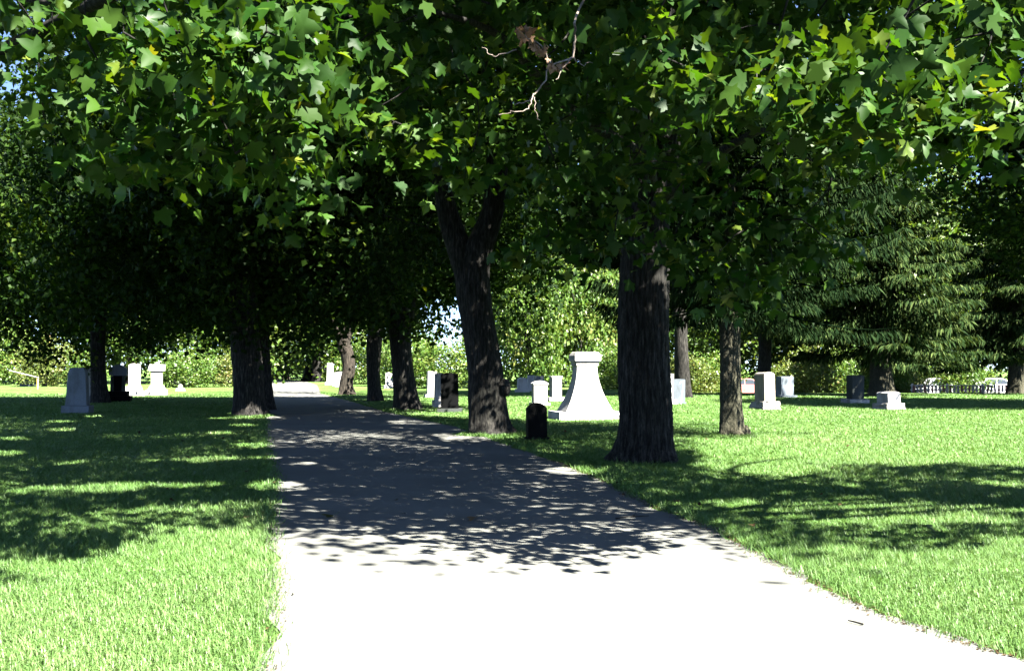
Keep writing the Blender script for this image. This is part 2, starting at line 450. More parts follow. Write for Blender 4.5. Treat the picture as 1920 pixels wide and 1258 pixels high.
def crown_clumps(r, n, cen, rad, zmin, shell=0.45, prune=None):
    out = []
    cen = np.array(cen, float); rad = np.array(rad, float)
    tot = 0
    while tot < n:
        d = unit(r.normal(0, 1, (n, 3)))
        q = (shell + (1 - shell) * r.random((n, 1)) ** 0.6)
        # uneven outline: lobes
        lob = 1 + 0.16 * np.sin(3 * np.arctan2(d[:, 1:2], d[:, 0:1]) + 4 * d[:, 2:3]) + 0.08 * np.sin(7 * d[:, 0:1] + 5 * d[:, 2:3])
        p = cen + d * q * rad * lob
        zm = zmin(p[:, 0], p[:, 1]) if callable(zmin) else zmin
        keep = p[:, 2] > zm
        if prune is not None:
            keep &= ~(prune(p) & (r.random(len(p)) > 0.03))
        p = p[keep]
        out.append(p); tot += len(p)
        if len(out) > 60: break
    return np.vstack(out)[:n]

def sun_prune(p):
    return sunny(*shadow_xy(p))

def sun_gap(p):
    """openings higher up that let sun through onto the low hanging sprays"""
    z = p[:, 2] - 3.5
    X = p[:, 0] - 0.70 * COT * z; Y = p[:, 1] + 0.714 * COT * z
    a = ((X - 2.7) / 1.3) ** 2 + ((Y - 7.3) / 1.0) ** 2 < 1
    b = ((X + 1.9) / 0.9) ** 2 + ((Y - 7.0) / 0.8) ** 2 < 1
    return (a | b) & (p[:, 2] > 4.6)
def prune_near(p):
    return sun_prune(p) | sun_gap(p)

def scatter(r, clumps, per, spread):
    n = len(clumps)
    pos = np.repeat(clumps, per, 0) + r.normal(0, 1, (n * per, 3)) * np.array(spread)
    return pos, np.repeat(r.random(n), per)

def limb_mesh(name, start, end, r0, r1, twigs, r, arch=0.6, sides=8):
    """one limb with the twigs that leave it; twigs: list of end points"""
    a = Acc()
    start = np.array(start, float); end = np.array(end, float)
    mid = (start + end) / 2 + np.array([r.normal(0, .3), r.normal(0, .3), arch])
    m2 = start * 0.25 + end * 0.05 + mid * 0.7 + np.array([r.normal(0, .15), r.normal(0, .15), 0])
    path = catmull([start, m2, mid * 0.5 + end * 0.5 + np.array([0, 0, arch * .2]), end], 16)
    a.add(*tube(path, np.linspace(r0, r1, 16), sides))
    nodes = [q for q in path[3:]]
    tw_ = [np.array(t_, float) for t_ in twigs]
    tw_.sort(key=lambda t_: np.linalg.norm(path[3:] - t_, axis=1).min())
    for tw in tw_:
        N = np.array(nodes)
        # prefer a node that is a bit higher and closer to the limb's root
        s = N[int(np.argmin(np.linalg.norm(N - tw - np.array([0, 0, 0.15]), axis=1)))]
        L = np.linalg.norm(tw - s)
        if L < 0.08 or L > 4.5: continue
        c = (s + tw) / 2 + np.array([r.normal(0, .08), r.normal(0, .08), r.uniform(0.0, 0.12)]) * L
        a.add(*tube(catmull([s, c, tw], 5), np.linspace(min(r1, 0.006 + 0.008 * L), 0.004, 5), 4))
        nodes.append(tw)
    return a.mesh(name)

def trunk_mesh(name, spine, sides=40, rings=90, bark=0.05, flare=0.35, seed=0, ribs=15):
    """spine: list of (x, y, z, radius), local to the tree's base"""
    S = np.array(spine, float)
    P = catmull(S, rings)
    path, rad = P[:, :3], np.maximum(P[:, 3], 0.02)
    path[0, 2] -= 0.12
    rr = np.random.default_rng(seed)
    ph = rr.uniform(0, 6.28, 8)
    def disp(th, q, z):
        fl = np.exp(-np.maximum(z, 0) / 0.30) + 0.5 * np.exp(-np.maximum(z, 0) / 0.9)
        lob = 1 + flare * fl * (0.35 + 0.65 * np.clip(np.sin(5 * th + ph[0]) * 0.6 + np.sin(3 * th + ph[1]) * 0.6, -0.4, 1))
        tw = th + 0.12 * np.sin(z * 0.9 + ph[2]) + 0.03 * np.sin(z * 5 + ph[7])
        rid = np.abs(np.sin(ribs * tw / 2 + 0.8 * np.sin(z * 2.1 + 3 * th + ph[3]))) ** 0.7
        rid2 = np.abs(np.sin(ribs * 1.0 * tw + 1.3 * np.sin(z * 3.7 + 5 * th + ph[4])))
        big = 0.05 * np.sin(2 * th + z * 1.1 + ph[5]) + 0.03 * np.sin(3 * th - z * 1.9 + ph[6])
        return lob * (1 + big + bark * (rid - 0.6) + bark * 0.5 * (rid2 - 0.6))
    V, F = tube(path, rad, sides, disp)
    V = V + rr.normal(0, 0.004, V.shape)
    return np_mesh(name, V, F, smooth=True)

def nearest_groups(ends, pts):
    """assign each clump to the nearest limb end"""
    d = np.linalg.norm(pts[:, None, :] - np.array(ends)[None], axis=2)
    return d.argmin(1)

def make_limbs(root, spine, clumps, ends, starts, r, mat, r0=0.12, twig_share=0.3):
    gsel = nearest_groups(ends, clumps)
    for i, (e, s) in enumerate(zip(ends, starts)):
        c = clumps[gsel == i]
        c = c[r.random(len(c)) < twig_share]
        me = limb_mesh('limb', s, e, r0, 0.035, c, r)
        link('limb', me, mat, root)

def spine_at(spine, z):
    S = np.array(spine, float)
    return np.array([np.interp(z, S[:, 2], S[:, 0]), np.interp(z, S[:, 2], S[:, 1]), z])

def broadleaf(name, label, cat, base, spine, cen, rad, zmin, n, per, size, tmpl, seed, group=None, prune=None, nlimbs=7, bark=None,
              trunk_kw=None, spread=(0.55, 0.55, 0.38), shell=0.45, leafmat='maple', extra=None, extra_per=30, extra_spread=(0.22, 0.4, 0.15)):
    """cen, zmin in the tree's own coordinates"""
    r = np.random.default_rng(seed)
    root = empty(name, (base[0], base[1], 0))
    tag(root, label, cat, group)
    off = np.array([base[0], base[1], 0.0])
    pr = (lambda p: prune(p + off)) if prune else None
    clumps = crown_clumps(r, n, cen, rad, zmin, shell, pr)
    link('trunk', trunk_mesh('trunk', spine, seed=seed, **(trunk_kw or {})), bark or M['bark'], root)
    zt = spine[-1][2]
    ends, starts = [], []
    for i in range(nlimbs):
        a = i / nlimbs * 6.283 + r.uniform(-.3, .3)
        el = r.uniform(-0.15, 0.6)
        e = np.array(cen) + np.array([math.cos(a) * rad[0] * .72, math.sin(a) * rad[1] * .72, rad[2] * el])
        ends.append(e); starts.append(spine_at(spine, zt * r.uniform(0.62, 0.97)))
    make_limbs(root, spine, clumps, ends, starts, r, bark or M['bark'], r0=max(0.07, spine[-1][3] * 0.55))
    pos, cr = scatter(r, clumps, per, spread)
    if prune:
        k = ~(prune(pos + off) & (r.random(len(pos)) > 0.08))
        pos, cr = pos[k], cr[k]
    if extra is not None:
        ep, ec = scatter(r, np.array(extra) - off + np.array([0, 0.25, 0.05]), extra_per, extra_spread)
        pos = np.vstack([pos, ep]); cr = np.concatenate([cr, ec])
    if tmpl is L_MID:
        cm = leaf_mesh2('crown', pos, size, tmpl, r, cr, ~seen_near(pos + off))
    else:
        cm = leaf_mesh('crown', pos, size, tmpl, r, clump_rnd=cr)
    o = link('crown', cm, M[leafmat], root)
    o['kind'] = 'stuff'
    return root

def sp(pts, base):
    """measured trunk outline (x, z, radius) at distance base[1] -> local spine"""
    return [(x - base[0], 0.0 if len(p) == 3 else p[3], z, rr) for p in pts for x, z, rr in [p[:3]]]

# ---- individual near leaves
near_leaf_meshes = []
for i in range(5):
    V, T = leaf_template([(x * (1 + rng.normal(0, .06)), y + rng.normal(0, .015)) for x, y in HALF], fold=rng.uniform(-0.05, 0.45), droop=rng.uniform(0.05, 0.5))
    V = np.vstack([V, [(-0.012, 0.0, 0), (0.012, 0.0, 0), (0.0, -0.55, 0.12)]])
    n = len(V)
    T = np.vstack([T, [[n - 3, n - 1, n - 2]]])
    me = np_mesh('maple_leaf', V, T, smooth=True)
    me.materials.append(M['maple_near_lit'])
    near_leaf_meshes.append(me)

def place_leaves(root, base, sprays, per, spread, r, size=0.155, limit=300, bias=(0, -0.6, 0.25)):
    off = np.array([base[0], base[1], 0.0])
    count = 0
    for c in sprays:
        c = np.array(c, float)
        k = per
        pos = c + r.normal(0, 1, (k, 3)) * np.array(spread)
        x, y, z = leaf_frames(k, r, 0.55, 0.95, bias)
        for i in range(k):
            if count >= limit: return
            s = size * r.uniform(0.65, 1.2)
            o = bpy.data.objects.new('leaf', near_leaf_meshes[int(r.integers(5))])
            COL.objects.link(o)
            o.parent = root
            m = Matrix(((x[i][0] * s, y[i][0] * s, z[i][0] * s, pos[i][0] - off[0]),
                        (x[i][1] * s, y[i][1] * s, z[i][1] * s, pos[i][1] - off[1]),
                        (x[i][2] * s, y[i][2] * s, z[i][2] * s, pos[i][2] - off[2]), (0, 0, 0, 1)))
            o.matrix_local = m
            count += 1

SPRAY_L = [(-2.9,7,3.84),(-2.49,6.6,3.74),(-2.25,6.6,3.57),(-2.68,7,3.47),(-2.09,6.4,3.68),(-1.83,6.2,3.55),(-2.53,7,3.18),(-2.21,6.8,3.31),(-2.38,7,3.04),(-1.85,6.4,3.21),(-1.63,6.2,3.36),(-1.43,6,3.55),(-1.28,6.2,3.52),(-1.62,6.4,3.15),(-1.41,6.2,3.23),(-1.82,6.8,3.0),(-1.62,7,3.04),(-1.95,6.4,3.41),(-1.65,8,2.91),(-3.86,8.5,3.83),(-3.52,8,3.95),(-3.95,9,3.49),(-1.26,6.6,3.74),(-3.91,8.5,4.23),(-1.52,7,3.22),(-2.64,7.2,3.0)]
SPRAY_R = [(0.94,7,3.87),(1.05,7,3.69),(0.95,8,3.95),(1.12,6.8,3.38),(1.27,7,3.55),(1.59,7.5,4.04),(1.57,6.6,3.37),(1.65,6.4,3.21),(1.74,7,3.62),(2.14,7.5,4.04),(2.05,6.6,3.43),(2.05,6.2,3.16),(2.15,6.2,3.36),(2.23,6,3.21),(2.29,6,3.11),(2.36,6.6,3.64),(2.74,6.8,3.67),(2.01,7.2,3.26),(2.33,7.4,3.31),(2.38,6.6,3.13),(2.73,6.6,3.16),(2.78,6.4,3.21),(2.98,6.8,3.1),(2.91,6.4,3.48),(3.07,6.6,3.26),(3.07,6.6,3.74),(2.8,6.6,3.4),(3.99,8.5,3.34)]
SPRAY_C = [(2.37,11,2.29),(2.66,11,2.41),(2.49,11,2.58),(2.01,11.5,2.77),(2.21,11,2.83),(1.85,12,2.88),(2.77,11,2.72),(3.22,11,2.78),(3.4,11,2.89),(3.55,11.5,3.19),(3.06,11,3.17),(2.72,11,3.06),(2.49,11,3.06),(2.25,11.5,3.42),(3.34,12,3.81),(0.8,12,2.88),(1.17,12,3.04),(0.43,12,3.13),(0.13,12.5,2.81),(0.57,11,3.51),(0.81,10.5,3.7),(0.25,12,3.56),(1.25,11,3.74),(-1.08,9.5,3.85),(-1.32,9.5,3.94),(-0.83,10,3.76),(-1.23,9.5,3.6),(-0.67,10,3.6),(-0.49,10.5,3.51),(-0.88,9.5,4.24),(-0.57,10,4.59),(0.05,10,4.43),(0.76,10.5,4.25),(1.3,10.5,4.08),(1.87,11,3.74),(3.4,11,3.63),(-1.65,10,4.48),(-1.28,9.5,4.69),(-0.33,10.5,4.08),(0.34,11,4.09)]

def push(pts, k):
    return [(x * k, y * k, 1.6 + (z - 1.6) * k) for x, y, z in pts]
SPRAY_L = push(SPRAY_L, 1.08)
SPRAY_R = push(SPRAY_R, 1.10)
SPRAY_C += [(1.9,13,3.6),(1.5,13,3.5),(1.6,12.5,4.0),(2.1,12.5,3.9),(1.3,12.5,3.6),(2.0,12,3.4),(1.8,13.5,4.4),(2.3,13.2,4.2),(1.2,13.4,4.3)]

def spray_limbs(root, base, spine, sprays, mat, r, z0, groups, r0=0.10):
    """limbs reaching out over the hanging sprays: one mesh each, twigs run down to the sprays"""
    off = np.array([base[0], base[1], 0.0])
    S = np.array(sprays, float) - off
    g_ = nearest_groups([np.array(e) - off for e in groups], S)
    for i, e in enumerate(groups):
        c = S[g_ == i]
        me = limb_mesh('limb', spine_at(spine, z0 + 0.4 * i), np.array(e) - off, r0, 0.02, c, r, arch=0.5)
        link('limb', me, mat, root)

# ------------------------------------------------------------------ the trees along the lane
# right-hand near maple with the ridged bark
b1 = (2.2, 17.4)
s1 = sp([(2.205, 0.0, 0.47), (2.224, 0.204, 0.43), (2.243, 0.603, 0.405), (2.22, 1.493, 0.398), (2.206, 2.385, 0.393), (2.219, 3.46, 0.393), (2.284, 4.18, 0.375), (2.467, 5.08, 0.348), (2.608, 6.44, 0.28), (2.7, 9.0, 0.16)], b1)
def z1(x, y):
    Y = y + b1[1]; X = x + b1[0]
    u = X / np.maximum(Y, 1)
    base = np.where(u > 0.16, 0.24, np.where(u < -0.05, 0.25, 0.20))
    return np.maximum(3.2, 1.6 + base * Y)
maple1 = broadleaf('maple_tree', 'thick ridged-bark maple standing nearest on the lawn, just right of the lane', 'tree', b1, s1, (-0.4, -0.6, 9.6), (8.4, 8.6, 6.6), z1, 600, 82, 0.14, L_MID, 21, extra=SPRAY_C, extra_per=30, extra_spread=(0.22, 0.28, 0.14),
                   group='maples along the lane', prune=prune_near, leafmat='maple_lit', nlimbs=9, trunk_kw=dict(sides=128, rings=220, bark=0.085, ribs=26, flare=0.30))
rC = np.random.default_rng(31)
place_leaves(maple1, b1, SPRAY_C, 8, (0.2, 0.25, 0.13), rC, 0.145)
spray_limbs(maple1, b1, s1, SPRAY_C, M['bark'], rC, 4.2, [(3.0, 11.2, 4.1), (1.2, 11.4, 4.4), (-0.8, 9.8, 5.0), (0.6, 10.4, 5.0)])
# dead branch with brown leaves hanging in it
db = Acc()
for pth, ra, rb in [([(0.9,10.4,5.6),(0.62,9.6,4.92),(0.59,9.62,4.67),(0.55,9.6,4.47),(0.37,9.55,4.39),(0.29,9.6,4.22),(0.2,9.6,4.12),(0.12,9.65,4.07),(0.02,9.6,4.04)],.018,.006),
                    ([(0.2,9.6,4.12),(0.15,9.55,3.99),(0.0,9.5,3.94),(-0.12,9.5,3.91)],.009,.004), ([(0.2,9.6,4.12),(0.22,9.6,3.99),(0.25,9.6,3.89)],.008,.004),
                    ([(0.55,9.6,4.47),(0.47,9.55,4.37),(0.42,9.5,4.24)],.01,.004), ([(0.05,9.5,4.72),(0.15,9.55,4.64),(0.29,9.6,4.57),(0.37,9.55,4.39)],.005,.012),
                    ([(-0.27,9.6,4.57),(-0.22,9.6,4.52),(-0.15,9.6,4.49),(0.05,9.6,4.55)],.004,.008), ([(0.55,9.6,4.47),(0.65,9.6,4.42),(0.76,9.65,4.44)],.008,.003)]:
    pth = [(x * 0.79, y * 0.79, 1.6 + (z - 1.6) * 0.79) if y < 10 else (x, y, z) for x, y, z in pth]
    Pp = catmull(pth, len(pth) * 4) - np.array([b1[0], b1[1], 0])
    db.add(*tube(Pp + rng.normal(0, .006, Pp.shape), np.linspace(ra, rb, len(Pp)) * 0.62, 5))
dbo = link('dead_branch', db.mesh('dead_branch'), M['dead_wood'], maple1)
dbo['label'] = 'bare pale dead branch hanging in the leaves'
dp = catmull([(x * 0.79, y * 0.79, 1.6 + (z - 1.6) * 0.79) for x, y, z in [(0.05,9.5,4.72),(0.15,9.55,4.64),(0.29,9.6,4.57),(0.37,9.55,4.39),(0.5,9.6,4.42)]], 26) - np.array([b1[0], b1[1], 0]) + rng.normal(0, 0.02, (26, 3))
dl = link('dead_leaves', leaf_mesh('dead_leaves', dp, 0.065, L_MID, rng, 0.2, 0.9), M['dead'], dbo)
dl['kind'] = 'stuff'

# forked maple at the lane's right edge
b2 = (-0.53, 24.64)
s2 = sp([(-0.529, 0.0, 0.45), (-0.555, 0.252, 0.42), (-0.606, 0.944, 0.40), (-0.657, 1.575, 0.375), (-0.822, 2.712, 0.375), (-0.911, 3.473, 0.41), (-0.85, 4.2, 0.36), (-0.482, 5.252, 0.265), (-0.381, 6.144, 0.25), (-0.191, 7.807, 0.19), (0.1, 10, 0.10)], b2)
maple2 = broadleaf('maple_tree', 'dark forked maple with a bulging base at the right edge of the lane', 'tree', b2, s2, (-0.8, 0.0, 10.6), (7.0, 7.2, 6.6), lambda x, y: 4.6, 520, 130, 0.175, L_MIN, 22,
                   group='maples along the lane', prune=lambda p: sun_prune(p) | ((p[:, 1] < 25.5) & (np.abs(p[:, 0] + 0.95) < 1.7) & (p[:, 2] < 7.6)), nlimbs=8, trunk_kw=dict(sides=72, rings=140, bark=0.07, ribs=22))
fk = [(-0.95 + .53, 0, 3.4, 0.33), (-1.115 + .53, 0, 3.98, 0.30), (-1.458 + .53, 0, 5.0, 0.25), (-1.625 + .53, -.1, 5.76, 0.20), (-2.034 + .53, -.2, 7.17, 0.15), (-2.6 + .53, -.2, 9.2, 0.08)]
me = trunk_mesh('fork', fk, sides=40, rings=70, bark=0.06, flare=0, seed=5); link('fork', me, M['bark'], maple2)
bm = bmesh.new(); bmesh.ops.create_icosphere(bm, subdivisions=3, radius=0.16)
for v in bm.verts:
    v.co *= 1 + 0.25 * mnoise.noise(v.co * 9)
    v.co.z *= 1.3
me = bpy.data.meshes.new('burl'); bm.to_mesh(me); bm.free()
bo = link('burl', me, M['bark'], maple2); bo.location = (0.36, -0.12, 1.12)

GEN = {}
def generic(key, seed, rad, h, size, n, per, tmpl=L_MIN, base=None):
    """a crown and a set of limbs that several maples share, with base at the origin"""
    r = np.random.default_rng(seed)
    zb = lambda x, y: h - rad[2] * 0.86 + 0.9 * np.sin(1.1 * x + seed) * np.cos(0.9 * y) + 0.6 * np.sin(2.3 * x + 1.7 * y)
    cl = crown_clumps(r, n, (0, 0, h), rad, zb, 0.3)
    pos, cr = scatter(r, cl, per, (0.6, 0.6, 0.42))
    if base is not None:      # keep the open places open
        k = ~(sun_prune(pos + np.array([base[0], base[1], 0])) & (r.random(len(pos)) > 0.05))
        pos, cr = pos[k], cr[k]
    cm = leaf_mesh('crown', pos, size, tmpl, r, clump_rnd=cr)
    limbs = []
    for i in range(6):
        a = i / 6 * 6.283 + r.uniform(-.3, .3)
        e = np.array([math.cos(a) * rad[0] * .7, math.sin(a) * rad[1] * .7, h + rad[2] * r.uniform(-.3, .5)])
        c = cl[np.linalg.norm(cl - e, axis=1) < 3.0]
        limbs.append(limb_mesh('limb', (0, 0, h - rad[2] * r.uniform(.35, .7)), e, 0.13, 0.04, c[:14], r))
    GEN[key] = (cm, limbs)
generic('a', 41, (6.0, 6.0, 6.4), 10.2, 0.205, 440, 150)
generic('b', 42, (6.6, 6.4, 6.0), 9.6, 0.205, 460, 150)
generic('c', 43, (4.4, 4.4, 5.2), 8.3, 0.21, 300, 130, base=(-9.54, 60.1))
generic('d', 44, (7.6, 7.2, 6.4), 8.2, 0.205, 540, 160, base=(-18.5, 46.66))
generic('f', 46, (5.6, 5.6, 6.0), 8.6, 0.21, 330, 130, base=(-6.43, 48.84))
generic('e', 45, (7.6, 7.2, 6.8), 8.6, 0.205, 540, 160, base=(-8.7, 34.0))

def gen_tree(label, base, pts, key, rot, sc=(1, 1, 1), lift=0.0, bark='bark', group='maples along the lane', leafmat='maple', ribs=16, dx=0.0, dy=0.0):
    root = empty('maple_tree', (base[0], base[1], 0)); tag(root, label, 'tree', group)
    s = sp(pts, base)
    s.append((s[-1][0] * 0.7, 0, s[-1][2] + 3.0, s[-1][3] * 0.5))
    link('trunk', trunk_mesh('trunk', s, sides=36, rings=70, bark=0.06, ribs=ribs, seed=int(abs(base[0] * 100))), M[bark], root)
    cm, limbs = GEN[key]
    tx = s[-1][0] * 0.8 + dx
    o = link('crown', cm, M[leafmat], root); o['kind'] = 'stuff'
    parts = [o] + [link('limb', l, M[bark], root) for l in limbs]
    for p in parts:
        p.location = (tx, dy, lift); p.rotation_euler = (0, 0, rot); p.scale = sc
    return root

gen_tree('dark slender-waisted maple between the forked tree and the thin curved trunks', (-3.81, 38.13), [(-3.807, 0.0, 0.42), (-3.987, 1.366, 0.391), (-4.089, 2.93, 0.411), (-3.917, 4.106, 0.46), (-3.883, 5.677, 0.352), (-3.73, 7.252, 0.293)], 'a', 0.4, lift=-1.4)
gen_tree('thin dark maple trunk just left of the slender-waisted one, lane side', (-6.43, 48.84), [(-6.428, 0.0, 0.31), (-6.508, 1.3, 0.31), (-6.464, 2.8, 0.345), (-6.322, 4.81, 0.32), (-6.157, 7.0, 0.25)], 'f', 0.0)
t5 = gen_tree('S-curved sunlit maple trunk with a broken limb at the bend of the lane', (-9.54, 60.1), [(-9.543, 0.0, 0.38), (-9.577, 0.615, 0.36), (-9.427, 1.538, 0.345), (-9.523, 2.309, 0.36), (-9.712, 3.079, 0.38), (-9.408, 4.005, 0.277), (-9.261, 5.549, 0.216)], 'c', 0.0, (1, 1, 1), 0.0, 'bark_pale')
br = Acc(); br.add(*tube(catmull([(-0.2, 0, 3.0), (-0.55, -.1, 3.6), (-0.75, -.15, 4.1), (-1.1, -.2, 4.5)], 12), np.linspace(0.2, 0.09, 12), 10))
link('broken_limb', br.mesh('broken_limb'), M['bark_pale'], t5)['label'] = 'broken reddish limb stub catching the sun'
gen_tree('far maple with a flaring base where the lane ends', (-22.53, 115.7), [(-22.53, 0.0, 0.75), (-22.475, 0.889, 0.593), (-22.436, 4.448, 0.415), (-22.464, 7.2, 0.297)], 'a', 2.0, (1.1, 1.1, 1.1))
gen_tree('far pale-barked maple seen behind the left pair of trunks', (-29.95, 130.2), [(-29.947, 0.0, 0.6), (-29.971, 3.468, 0.5), (-30.066, 6.5, 0.4)], 'b', 4.0, (1.2, 1.2, 1.2), bark='bark_pale')
gen_tree('thick maple with dappled sunlit base at the left edge of the lane', (-8.56, 33.99), [(-8.56, 0.0, 0.47), (-8.598, 0.347, 0.45), (-8.641, 1.391, 0.45), (-8.717, 2.262, 0.45), (-8.817, 3.834, 0.436), (-8.919, 5.76, 0.401)], 'e', 0.0)
gen_tree('dark maple half hidden right behind the dappled trunk on the left', (-9.44, 39.08), [(-9.3, 0.0, 0.40), (-9.4, 1.36, 0.34), (-9.5, 3.365, 0.32), (-9.6, 5.5, 0.28)], 'a', 5.0, (1.05, 1.05, 1.0), -0.8)
gen_tree('dark trunk beside the blue-grey stone at the far left', (-18.49, 46.66), [(-18.492, 0.0, 0.37), (-18.556, 1.313, 0.335), (-18.584, 3.707, 0.311), (-18.6, 5.5, 0.28)], 'd', 0.0)
gen_tree('dark maple trunk behind the blue-grey slab right of the near tree', (8.99, 54.84), [(8.987, 0.0, 0.40), (8.965, 1.263, 0.375), (8.891, 3.512, 0.352), (8.787, 5.203, 0.337)], 'a', 3.3, (1.05, 1.05, 1.1), 2.4)
gen_tree('dark maple trunk rising behind the pale two-tone stone on the right', (14.56, 60.1), [(14.561, 0.0, 0.40), (14.572, 1.538, 0.385), (14.612, 2.771, 0.37), (14.6, 5.0, 0.33)], 'b', 5.4, (1.1, 1.1, 1.1), -0.6)

# maple just outside the left edge of the view
bL = (-9.4, 12.5)
sL = [(0, 0, 0, 0.50), (0.02, 0, 0.5, 0.44), (0.05, 0, 2, 0.42), (0.2, 0, 4, 0.38), (0.5, -.2, 6, 0.28), (0.7, -.3, 9, 0.14)]
def zL(x, y):
    X = x + bL[0]; Y = y + bL[1]
    return np.where(Y < 6.5, 1.6 + 0.42 * np.maximum(Y, 3.6), np.maximum(3.8, 1.6 + 0.305 * np.minimum(Y, 16)))
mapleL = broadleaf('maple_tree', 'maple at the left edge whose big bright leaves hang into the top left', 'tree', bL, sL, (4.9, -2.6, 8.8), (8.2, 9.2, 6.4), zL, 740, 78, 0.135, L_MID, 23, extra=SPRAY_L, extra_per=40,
                   group='maples along the lane', prune=prune_near, leafmat='maple_lit', nlimbs=8)
rL = np.random.default_rng(32)
place_leaves(mapleL, bL, SPRAY_L, 11, (0.17, 0.2, 0.12), rL, 0.128)
spray_limbs(mapleL, bL, sL, SPRAY_L, M['bark'], rL, 4.0, [(-2.4, 7.0, 4.3), (-1.4, 6.4, 4.2), (-3.8, 8.5, 4.6)])

# maple just outside the right edge of the view
bR = (8.6, 9.6)
sR = [(0, 0, 0, 0.48), (0, 0, 0.5, 0.42), (-.05, 0, 2, 0.40), (-.2, 0, 4, 0.36), (-.5, -.1, 6, 0.26), (-.7, -.2, 8.5, 0.13)]
def zR(x, y):
    X = x + bR[0]; Y = y + bR[1]
    return np.where(Y < 6.0, 1.6 + 0.42 * np.maximum(Y, 3.6), np.maximum(3.7, 1.6 + 0.30 * np.minimum(Y, 16)))
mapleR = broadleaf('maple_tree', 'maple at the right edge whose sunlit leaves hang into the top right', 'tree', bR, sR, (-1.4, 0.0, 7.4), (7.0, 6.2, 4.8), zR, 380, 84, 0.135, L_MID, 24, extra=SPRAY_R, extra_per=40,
                   group='maples along the lane', prune=prune_near, leafmat='maple_lit', nlimbs=8)
rR = np.random.default_rng(33)
place_leaves(mapleR, bR, SPRAY_R, 10, (0.18, 0.22, 0.12), rR, 0.128)
spray_limbs(mapleR, bR, sR, SPRAY_R, M['bark'], rR, 3.6, [(2.6, 6.6, 4.0), (1.2, 7.0, 4.3), (2.0, 7.2, 4.4), (4.0, 8.4, 3.9)])

# ------------------------------------------------------------------ spruces
def spruce_mesh(seed, H, z0, Lmax, nb, per, drop0=0.5, strip=(0.035, 0.42), clear=None):
    r = np.random.default_rng(seed)
    strips = []; bo = Acc()
    for i in range(nb):
        q = (i + r.random()) / nb
        z = max(z0, z0 + (H - z0) * q + r.normal(0, 0.3))
        L = Lmax * (1 - q) ** 0.75 * r.uniform(0.55, 1.15) + 0.2
        a = i * 2.399 + r.normal(0, .5)
        drop = drop0 * r.uniform(0.5, 1.5)
        d = np.array([math.cos(a), math.sin(a), 0])
        t = np.linspace(0, 1, 8)[:, None]
        path = np.array([0, 0, z]) + d * L * t + np.array([0, 0, 1.0]) * (-drop * L * t ** 1.3 * (1 - q * .8) + 0.22 * L * t ** 3)
        bo.add(*tube(path, np.linspace(0.018 + 0.02 * (1 - q), 0.004, 8), 5))
        k = int(per * (0.3 + 0.7 * L / Lmax))
        s = r.random(k) ** 0.7
        pts = np.stack([np.interp(s, t[:, 0], path[:, j]) for j in range(3)], 1)
        side = np.cross(d, [0, 0, 1.0])
        w = r.uniform(-1, 1, k) * 0.42 * L * (0.25 + 0.75 * (1 - s)) * 0.8
        pts = pts + side * w[:, None]
        pts[:, 2] -= np.abs(w) * 0.25 + r.random(k) * 0.05
        out = d * 0.35 + side * np.sign(w)[:, None] * 0.35
        strips.append(np.concatenate([pts, out], 1))
    S = np.vstack(strips)
    if clear is not None: S = S[~clear(S[:, :3])]
    n = len(S)
    p0 = S[:, :3]
    dirn = unit(S[:, 3:] + r.normal(0, .22, (n, 3)) + np.array([0, 0, -0.75]))
    ln = strip[1] * r.uniform(0.5, 1.25, n)[:, None]
    wv = unit(np.cross(dirn, unit(r.normal(0, 1, (n, 3))))) * (strip[0] * r.uniform(.7, 1.3, n))[:, None]
    m1 = p0 + dirn * ln * 0.45; tip = p0 + dirn * ln + np.array([0, 0, -0.1]) * ln
    V = np.stack([p0, m1 + wv, tip, m1 - wv], 1).reshape(-1, 3)
    F = (np.arange(n) * 4)[:, None] + np.array([0, 1, 2, 3])
    return np_mesh('crown', V, F, rnd=np.repeat(r.random(n), 4)), bo.mesh('boughs')

def spruce(label, base, pts, meshes, sc=1.0, rot=0.0, mat='spruce_lit'):
    root = empty('spruce_tree', (base[0], base[1], 0)); tag(root, label, 'tree', 'spruces on the right')
    s = sp(pts, base)
    link('trunk', trunk_mesh('trunk', s, sides=48, rings=110, bark=0.05, ribs=30, flare=0.35, seed=int(base[1])), M['bark_spruce'], root)
    c = link('crown', meshes[0], M[mat], root); c['kind'] = 'stuff'
    b = link('boughs', meshes[1], M['spruce'], root)
    for o in (c, b):
        o.scale = (sc,) * 3; o.rotation_euler = (0, 0, rot)
    return root
def mon_clear(p):
    """open side of the spruce where sun passes to the white monument"""
    z = p[:, 2] - 1.0
    X = p[:, 0] + 5.1 - 0.70 * COT * z; Y = p[:, 1] + 24.07 + 0.714 * COT * z
    return (X > 0.8) & (X < 3.7) & (Y > 30.2) & (Y < 34.5)
SPA = spruce_mesh(51, 17, 3.1, 4.1, 240, 400, 0.30, (0.019, 0.26), mon_clear)
SPB = spruce_mesh(52, 19, 2.9, 5.8, 230, 420, 0.40, (0.042, 0.48))
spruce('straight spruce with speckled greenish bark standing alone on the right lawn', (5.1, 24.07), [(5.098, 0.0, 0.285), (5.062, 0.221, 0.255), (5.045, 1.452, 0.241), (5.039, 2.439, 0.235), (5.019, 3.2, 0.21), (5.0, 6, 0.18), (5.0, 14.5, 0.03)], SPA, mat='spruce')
M['spruce_part_shade'] = leaf_mat('spruce_needles_part_shade', [(0.0, (0.007, 0.020, 0.005)), (0.6, (0.020, 0.042, 0.010)), (1.0, (0.075, 0.105, 0.030))], 0.25, (1.2, 1.15, 0.6), rough=0.7, spec=0.06)  # needles toned down; partial shade painted into the weeping spruce's colour
